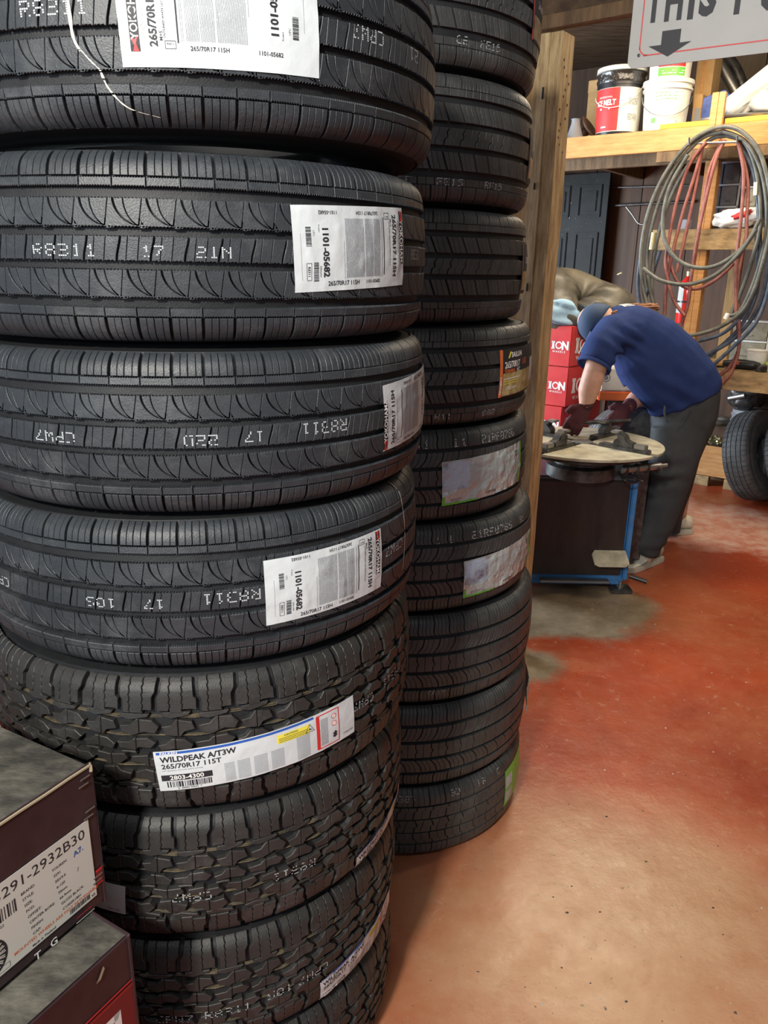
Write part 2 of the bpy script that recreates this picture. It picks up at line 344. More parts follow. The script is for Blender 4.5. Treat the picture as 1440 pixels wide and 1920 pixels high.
for k in range(14): b.box((.0475, random.uniform(-.03, .03), 2.30-k*.022), (.002, .003, .008))
b.build('knot_marks', M['ink'], t)['kind'] = 'stuff'
b = MB(); b.box(B(pa-.10, PB_+.02, 1.5), (.085, .04, 3.0), ANG); o = b.build('side_board', M['wood'], wall_p)
struct_h = MB(); struct_h.box(B(pa+1.2, PB_+.0, 2.55), (2.9, .05, .24), ANG); hd = struct(struct_h.build('trim_1', M['headdk']))
p = MB(); p.box(B(pa+1.2, PB_-.035, 2.415), (2.9, .045, .04), ANG); p.build('edge_strip', M['wooddk'], hd)
p = MB(); p.beam(B(pa-.1, PB_-.05, 2.62), B(pa+.45, PB_-.05, 2.95), .06, .09); p.build('brace', M['wooddk'], hd)
p = MB(); p.box(B(pa+1.2, PB_+.08, 2.92), (2.9, .03, .5), ANG); p.build('sheathing_board', M['headdk'], hd)
#==TYRES==
# ------------------------------------------------------------------ tyres (lying flat, axle along Z; units of the pattern: mm)
class Tyre:
    def __init__(s, Rm, hw, N, depth=8.0, rc=.60, rs=.034, ang=1.28):
        s.R, s.hw, s.N, s.depth = Rm, hw, N, depth; s.P = 2*math.pi*Rm*1000/N
        s.t1 = hw-.033; ph1 = s.t1/rc; s.T = s.t1+rs*(ang-ph1); tt = np.linspace(0, s.T+.001, 400)
        ph = np.where(tt < s.t1, tt/rc, ph1+(tt-s.t1)/rs); dt = tt[1]-tt[0]
        s.tt = tt; s.ph = ph; s.zz = np.concatenate([[0], np.cumsum(np.cos(ph[:-1])*dt)]); s.rr = Rm-np.concatenate([[0], np.cumsum(np.sin(ph[:-1])*dt)])
    def pt(s, S, t, h):       # mm in, metres out
        a = abs(t)/1000; ph = np.interp(a, s.tt, s.ph); z = np.interp(a, s.tt, s.zz); r = np.interp(a, s.tt, s.rr)
        z += h/1000*math.sin(ph); r += h/1000*math.cos(ph); z = math.copysign(z, t) if t else 0.0
        th = S/1000/s.R; return (r*math.cos(th), r*math.sin(th), z)
    def t_of_z(s, z): return math.copysign(np.interp(abs(z), s.zz, s.tt)*1000, z)
def clip(poly, t0, t1):
    for sign, lim in ((1, t0), (-1, -t1)):
        out = []
        for i in range(len(poly)):
            p, q = poly[i-1], poly[i]; a = sign*p[1]-lim; b_ = sign*q[1]-lim
            if (a >= -1e-6) != (b_ >= -1e-6):
                k = a/(a-b_); out.append((p[0]+(q[0]-p[0])*k, p[1]+(q[1]-p[1])*k))
            if b_ >= -1e-6: out.append(q)
        poly = out
        if len(poly) < 3: return []
    return poly
def inset(poly, c):
    n = len(poly); A = sum(poly[i-1][0]*poly[i][1]-poly[i][0]*poly[i-1][1] for i in range(n)); sg = 1 if A > 0 else -1; out = []
    for i in range(n):
        p, q, r = poly[i-1], poly[i], poly[(i+1) % n]
        d1 = (q[0]-p[0], q[1]-p[1]); d2 = (r[0]-q[0], r[1]-q[1]); l1 = math.hypot(*d1) or 1; l2 = math.hypot(*d2) or 1
        n1 = (-d1[1]/l1*sg, d1[0]/l1*sg); n2 = (-d2[1]/l2*sg, d2[0]/l2*sg); m = (n1[0]+n2[0], n1[1]+n2[1]); q2 = m[0]*m[0]+m[1]*m[1]
        k = min(2*c/max(q2, .5), 1.6*c) if q2 > 1e-6 else 0; out.append((q[0]+m[0]*k, q[1]+m[1]*k))
    return out
def tread_mesh(ty, blocks, name, chamfer=.55, mats=('rubA',)):
    """blocks: (polygon in (s,t) over one pitch, lift mm, material index)"""
    bands = [-200, -(ty.t1*1000+29), -(ty.t1*1000+22), -(ty.t1*1000+15), -(ty.t1*1000+8), -(ty.t1*1000), -41.3, 0, 41.3, ty.t1*1000, ty.t1*1000+8, ty.t1*1000+15, ty.t1*1000+22, ty.t1*1000+29, 200]
    V = []; Fc = []; MI = []
    for poly, lift, mi in blocks:
        Tm = ty.T*1000; poly = [(x, max(-Tm, min(Tm, y))) for x, y in poly]
        cl = [poly[0]]
        for p in poly[1:]:
            if math.hypot(p[0]-cl[-1][0], p[1]-cl[-1][1]) > .05: cl.append(p)
        poly = cl
        dens = []
        for i in range(len(poly)):
            p, q = poly[i], poly[(i+1) % len(poly)]; dens.append(p)
            ks = sorted(k for k in ((bt-p[1])/(q[1]-p[1]) if abs(q[1]-p[1]) > 1e-6 else -1 for bt in bands) if 0.001 < k < .999)
            dens += [(p[0]+(q[0]-p[0])*k, p[1]+(q[1]-p[1])*k) for k in ks]
        ins = inset(dens, chamfer) if chamfer else dens; idx = {}
        def vid(x, t, h):
            key = (round(x, 2), round(t, 2), round(h, 2))
            if key not in idx: idx[key] = len(V); V.append(ty.pt(x, t, h))
            return idx[key]
        n = len(dens); top = [vid(*p, lift) for p in ins]
        mid = [vid(*p, lift-chamfer) for p in dens] if chamfer else top
        bot = [vid(*p, -ty.depth-1) for p in dens]
        for i in range(n):
            j = (i+1) % n
            if chamfer: Fc.append((top[i], top[j], mid[j], mid[i])); MI.append(mi)
            Fc.append((mid[i], mid[j], bot[j], bot[i])); MI.append(mi)
        for b0, b1 in zip(bands[:-1], bands[1:]):
            c = clip(ins, b0, b1)
            if len(c) >= 3 and abs(sum(c[i-1][0]*c[i][1]-c[i][0]*c[i-1][1] for i in range(len(c)))) > .3:
                ids = []
                for p in c:
                    k = vid(*p, lift)
                    if not ids or ids[-1] != k: ids.append(k)
                if ids[0] == ids[-1]: ids.pop()
                if len(set(ids)) >= 3 and len(set(ids)) == len(ids): Fc.append(tuple(ids)); MI.append(mi)
    V = np.array(V); nv = len(V); allv = []; allf = []
    for k in range(ty.N):
        a = 2*math.pi*k/ty.N; c, s_ = math.cos(a), math.sin(a)
        allv.append(np.stack([V[:, 0]*c-V[:, 1]*s_, V[:, 0]*s_+V[:, 1]*c, V[:, 2]], 1)); allf += [tuple(i+k*nv for i in f) for f in Fc]
    me = D.meshes.new(name); me.from_pydata(np.concatenate(allv).tolist(), [], allf)
    for m in mats: me.materials.append(M[m])
    me.polygons.foreach_set('material_index', MI*ty.N)
    bm = bmesh.new(); bm.from_mesh(me); bmesh.ops.recalc_face_normals(bm, faces=bm.faces[:]); bm.to_mesh(me); bm.free()
    me.polygons.foreach_set('use_smooth', [True]*len(me.polygons)); me.set_sharp_from_angle(angle=R(28)); me.update(); return me
def casing_mesh(ty, name, extra=()):
    dm = -ty.depth; g = []
    T = ty.T*1000
    for t in np.linspace(0, T-6, 14): r = ty.pt(0, t, dm); g.append((r[0], r[2]))
    r = ty.pt(0, T, -1.5); g.append((r[0], r[2])); hw = ty.hw; Rm = ty.R
    g += [(Rm-.052, hw-.0035), (Rm-.062, hw-.0035), (Rm-.064, hw-.0018), (Rm-.085, hw-.0005), (Rm-.11, hw), (Rm-.14, hw-.003), (Rm-.165, hw-.010), (Rm-.178, hw-.020), (Rm-.184, hw-.028), (Rm-.186, hw-.042), (Rm-.178, hw-.046), (Rm-.15, hw-.034), (Rm-.10, hw-.018), (Rm-.05, hw-.022), (Rm-.025, hw-.06)]
    top = g; bot = [(r_, -z) for r_, z in reversed(g)]
    prof = bot[:-1]+top[0:1]+top[1:]+[]        # outer bottom -> outer top -> inner
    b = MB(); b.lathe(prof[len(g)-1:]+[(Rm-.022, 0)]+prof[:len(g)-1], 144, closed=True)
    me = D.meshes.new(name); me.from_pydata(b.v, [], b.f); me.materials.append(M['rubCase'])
    for k in extra: pass
    bm = bmesh.new(); bm.from_mesh(me); bmesh.ops.remove_doubles(bm, verts=bm.verts[:], dist=1e-5); bmesh.ops.recalc_face_normals(bm, faces=bm.faces[:]); bm.to_mesh(me); bm.free()
    me.polygons.foreach_set('use_smooth', [True]*len(me.polygons)); me.set_sharp_from_angle(angle=R(50)); return me
def rib(P, ta, tb, cuts, serr=0, nser=10, lift=0, mi=0, step=None, phase=0):
    """one pitch of a rib between ta and tb, cut by curves s=f(t); cuts: (f, gap) in rising order"""
    out = []; n = len(cuts); nt = step or 2
    for i in range(n):
        f0, g0 = cuts[i]; f1, g1 = cuts[(i+1) % n]; off = P if i == n-1 else 0
        ts = [ta+(tb-ta)*k/nt for k in range(nt+1)]
        left = [(f0(t)+g0/2, t) for t in ts]; right = [(f1(t)+off-g1/2, t) for t in ts]
        def edge(p, q, sgn):
            if not serr: return []
            L = q[0]-p[0]; m = max(1, int(round(abs(L)/P*nser))); e = []
            for k in range(m):
                a = p[0]+L*(k+.5)/m; e += [(a-.02*L/m, p[1]), (a+.02*L/m, p[1]+sgn*serr), (p[0]+L*(k+.98)/m, p[1]+sgn*serr*.9)]
            return e[:-1]
        poly = left[::1] + edge(left[-1], right[-1], -1) + right[::-1] + edge(right[0], left[0], 1)
        out.append((poly[::-1], lift, mi))
    return out
def const(s): return lambda t: s
def lin(s, t0, k): return lambda t: s+(t-t0)*k
def arc(s0, ta, tb, w):        # quarter arc from (s0, tb) sweeping to (s0+w, ta)
    return lambda t: s0+w*(1-math.sqrt(max(0, 1-((tb-t)/(tb-ta))**2)))
def wavy(s, t0, k, amp, wl): return lambda t: s+(t-t0)*k+amp*math.sin(2*math.pi*(t-t0)/wl)
def steps(pairs):              # piecewise linear s(t)
    xs = [p[0] for p in pairs]; ys = [p[1] for p in pairs]; return lambda t: float(np.interp(t, xs, ys))
# --- highway tyre (upper near stack)
TA = Tyre(.401, .124, 60); P = TA.P; bl = []
for sg in (1, -1):
    o = 0 if sg > 0 else P*.45
    sh = rib(P, 86.5, 126, [(const(o), 4.2), (const(o+P*.27), .7), (const(o+P*.5), 1.0), (const(o+P*.76), .7)])
    sub = rib(P, 73, 85.6, [(const(o), 1.3)], serr=1.6, nser=12)
    r2 = rib(P, 25, 61, [(arc(0, 25, 61, P*.98), 2.6), (arc(P*.30, 25, 61, P*.62), 1.1), (lin(P*.72, 25, .16), .8)], serr=1.5, nser=10, step=9)
    for grp in (sh, sub):
        for poly, l, mi in grp: bl.append(([(x, sg*y) for x, y in poly], l, mi))
    for poly, l, mi in r2: bl.append(([(x if sg > 0 else x+P*.3, y if sg > 0 else y-86) for x, y in poly], l, mi))
bl += rib(P, -15.5, 15.5, [(steps([(-16, 0), (-5, 1.5), (5, 5), (16, 7)]), 2.6), (lin(P*.33, 0, .15), .7), (lin(P*.67, 0, .15), .7)], serr=1.2, nser=9, step=4)
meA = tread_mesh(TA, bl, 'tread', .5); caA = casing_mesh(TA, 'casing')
# --- all-terrain tyre (lower near stack)
TF = Tyre(.403, .128, 21, depth=11); P = TF.P; bl = []
def ww(s, k=0): return wavy(s, 100, k, 1.1, 12)
for sg, o in ((1, 0), (-1, P*.35)):
    a = [(steps([(70, o+4), (90, o+4), (93, o), (130, o-2)]), 8), (ww(o+P*.15), .9), (ww(o+P*.32), .9), (steps([(70, o+P*.47), (96, o+P*.47), (99, o+P*.51), (130, o+P*.53)]), 7.5), (ww(o+P*.66), .9), (ww(o+P*.82), .9)]
    sh = rib(P, 68, 127, a[:6], step=14)
    for i, (poly, l, mi) in enumerate(sh):
        q = [(x, sg*(y if y > 69 or i in (0, 1, 4) else y+5)) for x, y in poly]; bl.append((q, l-(1.2 if i > 2 else 0), mi))
    # stepped toes of the lugs
    for x0, x1, y0, y1, l in ((o+2, o+P*.40, 60, 66, -1), (o+P*.55, o+P*.92, 62, 68.5, -2)):
        bl.append(([(x0, sg*y0), (x0+15, sg*(y0-4)), (x1-3, sg*(y0+1)), (x1, sg*y1), (x0+2, sg*y1)][::sg], l, 0))
    c = P*.15 if sg < 0 else 0
    for poly, l in (([(2, 46), (10, 40), (20, 47), (28, 44), (31, 55), (26, 66), (14, 68), (9, 58), (1, 56)], 0), ([(36, 41), (47, 38), (50, 46), (58, 50), (56, 62), (44, 67), (40, 57), (33, 55)], -.6),
                    ([(0, 10), (12, 6), (15, 14), (24, 12), (28, 24), (22, 36), (11, 34), (8, 26), (-2, 24)], 0), ([(32, 5), (42, 9), (54, 5), (56, 17), (50, 31), (40, 34), (36, 22), (30, 18)], -.6)):
        poly = [(x*P/60+c, sg*(28+(y-38)*1.0 if y > 37 else y*.72)) for x, y in poly]
        xs = [p[0] for p in poly]; mx = (min(xs)+max(xs))/2
        # a sipe splits each chunk in two
        for k0, k1 in ((-200, mx-.5), (mx+.5, 300)):
            q = clip([(y, x) for x, y in poly], k0, k1)
            if len(q) > 2: bl.append(([(x, y) for y, x in q], l, 0))
    for t0 in (57.5, 26.6): bl.append(([(0, sg*t0), (P, sg*t0), (P, sg*(t0+1.1)), (0, sg*(t0+1.1))], -3.5, 1)); 
    bl.append(([(0, sg*60.4), (P, sg*60.4), (P, sg*61.4), (0, sg*61.4)], -3.5, 1))
for k in range(2): bl.append(([(x+k*P/2, y) for x, y in ((4, -2.4), (14, -1.2), (26, -2.4), (24, 2), (12, 2.6), (2, 1.6))], -.6, 0))
meF = tread_mesh(TF, bl, 'tread', .9, ('rubF', 'tan_ink')); caF = casing_mesh(TF, 'casing')
# --- touring tyre (upper far stack)
TT = Tyre(.400, .130, 62); P = TT.P; bl = []
for sg, o in ((1, 0), (-1, 12)):
    sh = rib(P, 93, 130, [(steps([(86, o), (98, o+1), (130, o+7)]), 3.4), (wavy(o+P*.28, 100, .15, .8, 10), .7), (wavy(o+P*.52, 100, .15, .8, 10), .7), (wavy(o+P*.76, 100, .15, .8, 10), .7)], step=6)
    sub = rib(P, 78, 92, [(lin(o+9, 86, .1), 2.0), (lin(o+9+P*.5, 86, .1), .7)], step=2)
    for grp in (sh, sub):
        for k, (poly, l, mi) in enumerate(grp): bl.append(([(x, sg*(y+(.11*(x-o) if grp is sub and y > 85 and sg else 0)*0)) for x, y in poly], l, mi))
    bl += rib(P, *((30, 64) if sg > 0 else (-62, -28)), [(lin(2, 46*sg, -.42), 4.6), (wavy(P*.34, 46*sg, -.30, .8, 11), .8), (wavy(P*.67, 46*sg, -.36, .8, 11), .8)], step=8)
bl += rib(P, -16, 18, [(steps([(-16, -3), (-5, -1), (0, 7), (8, 4), (18, 11)]), 3.4), (steps([(-16, P*.48-3), (-4, P*.48-2), (2, P*.48+5), (18, P*.48+8)]), 1.1)], step=9)
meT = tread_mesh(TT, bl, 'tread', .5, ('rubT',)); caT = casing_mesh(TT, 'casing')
# --- crossover tyre (lower far stack)
TG = Tyre(.396, .125, 58); P = TG.P; bl = []
for sg, o in ((1, 0), (-1, 9)):
    cv = steps([(76, o+4), (84, o), (92, o+1), (104, o+3), (130, o+3.5)])
    sh = rib(P, 76, 130, [(cv, 3.2), (lambda t, k=cv: k(t)+P*.27, .6), (lambda t, k=cv: k(t)+P*.5, .8), (lambda t, k=cv: k(t)+P*.75, .6)], step=9)
    for poly, l, mi in sh: bl.append(([(x, sg*y) for x, y in poly], l, mi))
    r = (30, 66) if sg > 0 else (-66, -30)
    f = steps([(30, 0), (44, 12), (56, 17), (66, 18)]) if sg > 0 else steps([(-66, 18), (-56, 17), (-44, 12), (-30, 0)])
    bl += rib(P, *r, [(f, 3.4), (lambda t, f=f: f(t)*.8+P*.36, .8), (lambda t, f=f: f(t)*.8+P*.68, .8)], step=8)
bl += rib(P, -20, 20, [(steps([(-20, 0), (-8, 0), (-3, 4), (3, 4), (8, 0), (20, 0)]), 2.4), (const(P*.5), .8)], step=14)
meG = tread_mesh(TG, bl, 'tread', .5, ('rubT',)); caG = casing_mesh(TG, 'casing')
# --- bottom far tyre
TH = Tyre(.394, .120, 52); P = TH.P; bl = []
for sg, o in ((1, 0), (-1, 10)):
    cv = steps([(62, o), (80, o+2), (100, o-1), (126, o)])
    for poly, l, mi in rib(P, 66, 122, [(cv, 3), (lambda t, k=cv: k(t)+P*.33, .7), (lambda t, k=cv: k(t)+P*.66, .7)], step=8): bl.append(([(x, sg*y) for x, y in poly], l, mi))
    f = steps([(-70, 12), (-52, 12), (-48, 4), (-22, 0), (22, 0), (48, 4), (52, 12), (70, 12)])
    bl += rib(P, *((24, 61) if sg > 0 else (-61, -24)), [(f, 3.0), (lambda t, f=f: f(t)+P*.5, .8)], step=14)
bl += rib(P, -20, 20, [(steps([(-20, 4), (-4, 4), (0, 12), (4, 12), (20, 6)]), 3.0), (lin(P*.55, 0, .3), 1.4)], step=12)
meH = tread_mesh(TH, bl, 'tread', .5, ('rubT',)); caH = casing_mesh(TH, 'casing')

def put_tyre(ty, tm, cm, label, group, loc, height, rz, tilt=(0, 0)):
    t = thing('tyre', label, 'tyre', loc, (R(tilt[0]), R(tilt[1]), 0), group)
    k = height/(2*ty.hw)
    for nm, me in (('casing', cm), ('tread', tm)):
        o = D.objects.new(nm, me); link(o); o.parent = t; o.scale = (1, 1, k); o.rotation_euler = (0, 0, rz)
    t['k'] = k; return t
# surface of a placed tyre: th (deg, seen from its own axle), z across
def on_tyre(t, ty, th0, z0, lift=1.0, wr=0.0, rot=0.0, seed=0):
    k = t['k']; cr, sr = math.cos(rot), math.sin(rot)
    def fn(x, y, e):       # mm on the label
        X = x*cr-y*sr; Y = x*sr+y*cr; tt = ty.t_of_z(z0/k)+Y/k
        wv = wr*(noise.noise(Vector((x*.035+seed, y*.05, seed*1.7)))+.5*noise.noise(Vector((x*.09+seed, y*.02+3, 0)))) if wr else 0
        tm = ty.T*1000; over = max(0, abs(tt)-tm); tt = max(-tm, min(tm, tt))
        p = ty.pt(R(th0)*ty.R*1000+X, tt, lift+max(0, wv)+e); return (p[0], p[1], p[2]*k)
    return fn
def sheet(name, m, fn, parent, w, h, nx=40, ny=14, outline=None, thick=.25):
    vs = []; fs = []
    for j in range(ny+1):
        for i in range(nx+1):
            x = -w/2+w*i/nx; y = -h/2+h*j/ny
            if outline: x, y = outline(x, y)
            vs.append(fn(x, y, 0))
    n = len(vs)
    for j in range(ny):
        for i in range(nx): a = j*(nx+1)+i; fs.append((a, a+1, a+nx+2, a+nx+1))
    # edge skirt gives the paper its thickness
    ring = [i for i in range(nx+1)]+[j*(nx+1)+nx for j in range(1, ny+1)]+[ny*(nx+1)+i for i in range(nx-1, -1, -1)]+[j*(nx+1) for j in range(ny-1, 0, -1)]
    for i in ring:
        j, k = divmod(i, nx+1); x = -w/2+w*k/nx; y = -h/2+h*j/ny
        if outline: x, y = outline(x, y)
        vs.append(fn(x, y, -thick))
    for q in range(len(ring)): fs.append((ring[q], ring[(q+1) % len(ring)], n+(q+1) % len(ring), n+q))
    me = D.meshes.new(name); me.from_pydata(vs, [], fs); me.materials.append(M[m]); me.polygons.foreach_set('use_smooth', [True]*len(me.polygons)); me.set_sharp_from_angle(angle=R(50)); me.update()
    o = D.objects.new(name, me); link(o); o.parent = parent; return o
FONT = {'R': '11110 10001 10001 11110 10100 10010 10001', '8': '01110 10001 10001 01110 10001 10001 01110', '3': '11110 00001 00001 01110 00001 00001 11110', '1': '00100 01100 00100 00100 00100 00100 01110',
        '7': '11111 00001 00010 00100 00100 01000 01000', '2': '11110 00001 00001 01110 10000 10000 11111', 'N': '10001 11001 10101 10011 10001 10001 10001', 'C': '01111 10000 10000 10000 10000 10000 01111',
        'P': '11110 10001 10001 11110 10000 10000 10000', 'W': '10001 10001 10001 10101 10101 11011 10001', 'D': '11110 10001 10001 10001 10001 10001 11110', '0': '01110 10001 10011 10101 11001 10001 01110',
        'S': '01111 10000 10000 01110 00001 00001 11110', 'E': '11111 10000 10000 11110 10000 10000 11111', 'F': '11111 10000 10000 11110 10000 10000 10000', '5': '11111 10000 11110 00001 00001 00001 11110',
        'L': '10000 10000 10000 10000 10000 10000 11111', 'T': '11111 00100 00100 00100 00100 00100 00100', 'V': '10001 10001 10001 10001 01010 01010 00100', 'U': '10001 10001 10001 10001 10001 10001 01110',
        'B': '11110 10001 10001 11110 10001 10001 11110', 'O': '01110 10001 10001 10001 10001 10001 01110', 'H': '10001 10001 10001 11111 10001 10001 10001', '9': '01110 10001 10001 01111 00001 00001 01110', '-': '00000 00000 00000 01110 00000 00000 00000', '6': '01110 10000 10000 11110 10001 10001 01110', 'A': '01110 10001 10001 11111 10001 10001 10001', ' ': '00000 00000 00000 00000 00000 00000 00000', '.': '00000 00000 00000 00000 00000 00000 00100'}
def stencil(t, ty, items, name='stencilled_marks', lift=.45, drop=.12, m='stencil', lab=None):
    """items: (text, th deg of its left end, z, height mm, rot180, width factor)"""
    vs = []; fs = []; rr = random.Random(len(items)*7+3)
    for txt, th, z, h, flip, wf in items:
        fn = on_tyre(t, ty, th, z, lift); px = h/7; x = 0
        for ch in txt:
            g = FONT[ch].split()
            for r_ in range(7):
                for c_ in range(5):
                    if g[r_][c_] == '1' and rr.random() > drop:
                        X = x+c_*px*wf; Y = (3-r_)*px
                        if flip: X, Y = -X, -Y
                        a = px*.40*min(wf, 1.2); k = len(vs)
                        vs += [fn(X-a, Y-px*.36, 0), fn(X+a, Y-px*.36, 0), fn(X+a, Y+px*.36, 0), fn(X-a, Y+px*.36, 0)]; fs.append((k, k+1, k+2, k+3))
            x += px*6.3*wf
    me = D.meshes.new(name); me.from_pydata(vs, [], fs); me.materials.append(M[m]); o = D.objects.new(name, me); link(o); o.parent = t; o['kind'] = 'stuff'
    if lab: o['label'] = lab
    return o
NX, NY = -.33, 1.41
near = []
for (lab, dx, z, h, rz, tilt) in (
        ('highway tread tyre at the top of the near stack, label cut by the photo edge', .0, 1.886, .250, .11, (0, -1.0)),
        ('highway tread tyre second from the top of the near stack, white label at right', -.008, 1.628, .244, .31, (0, 0)),
        ('highway tread tyre third from top of the near stack, label wrapping its right edge', -.002, 1.387, .236, .02, (0, 0)),
        ('highway tread tyre resting directly on the chunky all terrain tyres of the near stack', -.010, 1.147, .244, .23, (0, 0)),
        ('chunky all terrain tyre with long white and blue striped label across its tread', -.018, .897, .253, .4, (0, 0)),
        ('chunky all terrain tyre beside the upper maroon carton, just below the striped label', -.028, .642, .255, .9, (0, 0)),
        ('chunky all terrain tyre beside the lower maroon carton, crumpled white label on its right', -.036, .386, .255, 1.35, (0, 0)),
        ('chunky all terrain tyre at the very bottom of the near stack, resting on the floor', -.040, .130, .255, .7, (0, 0))):
    A = 'highway' in lab
    near.append(put_tyre(TA if A else TF, meA if A else meF, caA if A else caF, lab, 'tyres in the near stack', (NX+dx, NY, z), h, rz, tilt))
FX, FY = -.04, 2.18
far = []
zb = [2.285, 2.015, 1.745, 1.485, 1.245, 1.005, .76, .495, .235, 0]
sx = [.002, .002, .006, .036, .046, .076, .098, .098, .098]
fl = ['touring tyre at the top of the far stack, cut by the top of the photo', 'touring tyre second from the top of the far stack', 'touring tyre third from the top of the far stack, dusty upper shoulder',
      'touring tyre in the far stack with black and orange label', 'crossover tyre in the far stack carrying the upper green edged silver label', 'crossover tyre in the far stack carrying the lower green edged silver label',
      'unlabelled crossover tyre in the far stack, just below the two silver labels', 'crossover tyre second from the bottom of the far stack, white label peeling at its right', 'block tread tyre at the bottom of the far stack with bright green label']
for i in range(9):
    ty, tm, cm = ((TT, meT, caT) if i < 4 else (TG, meG, caG) if i < 8 else (TH, meH, caH))
    far.append(put_tyre(ty, tm, cm, fl[i], 'tyres in the far stack', (FX+sx[i], FY, (zb[i]+zb[i+1])/2), zb[i]-zb[i+1], random.random()*6))
# --- paper labels and marks
def label_a(t, ty, th, z, rot, seed, flip, w=214, h=104, wr=1.5):
    fn = on_tyre(t, ty, th, z, 1.0, wr, rot+(math.pi if flip else 0), seed)
    s = sheet('paper_label', 'paper', fn, t, w, h, 56, 26); s['label'] = 'white paper size label with red and black brand edge'
    k = w/214; p = Print(); q = -math.pi/2
    p.rect(103, 13, 74, 11, 'ink', 0, q)
    p.text('YOKOHAMA', 103, 4, 12.5, 'whitep', q, .012, lift=.25, sx=.95)
    p.poly([(99, 50), (106, 50), (104, 44), (108, 36), (103, 38), (99, 33), (102, 42)], 'inkred', .3)
    p.text('GEOLANDAR H/T', 93, 8, 7.5, 'inkl', q, .0); p.text('265/70R17 115H', 82, 2, 12.5, 'ink', q, .034, sx=1.0)
    p.text('M+S', 73, 34, 5.5, 'ink', q, .01); p.text('OUTLINED WHITE LETTERING BLACK', 69, 5, 3.3, 'ink', q, .01, sx=1.1)
    p.frame(63, 43, 12, 8, .6, 'ink'); p.text('R8311', 63, 42, 3.2, 'ink', math.pi, .01)
    p.rect(54, 2, 78, 1.8, 'ink', 0, q); p.lines(48, 50, -40, 40, 1.8, .5, 'inkg', True, seed)
    for x0, x1 in ((-26, 9), (12, 28), (30, 45)): p.lines(x0, x1, -39, 39, 1.55, .62, 'inkg', True, seed+x0)
    p.lines(-29.5, -29, -40, 10, 2, .5, 'inkg', True, seed+5)
    p.text('1101-05682', -61, -4, 13.5, 'ink', q, .036); p.text('Product', -71, 26, 3, 'ink', q)
    p.barcode(-88, 16, 24, 8, 'ink', q, seed+2); p.barcode(-78, -29, 24, 8, 'ink', q, seed+3); p.text('UPC', -80, 20, 4, 'inkg', q); p.text('EAN-JAN', -71, -29, 3.6, 'ink', q)
    p.frame(-89, -29, 7, 22, .6, 'ink'); p.text('R8311', -89, -29, 5.2, 'ink', q, .015)
    p.text('265/70R17 115H', -30, -45, 8.4, 'ink', 0, .02); p.text('1101-05682', 28, -45, 6.6, 'ink', 0, .012)
    p.text('265/70R17 115H', 18, 46, 6.6, 'ink', math.pi, .015); p.text('1101-05682', -55, 46, 6.6, 'ink', math.pi, .015)
    p.lines(-100, -99.5, -40, 20, 2, .4, 'inkg', True, seed+9)
    p.build('label_print', fn, s, .35); return s
label_a(near[0], TA, -70.8, .010, R(1.0), 1.3, True, w=240, h=132, wr=1.6)
label_a(near[1], TA, -42.2, .008, R(2.5), 4.2, False, w=222, h=110, wr=1.6)
label_a(near[2], TA, -19.5, .005, R(3.0), 7.7, True, wr=1.4)
label_a(near[3], TA, -49.2, .003, R(1.0), 9.1, False, w=228, wr=1.6)
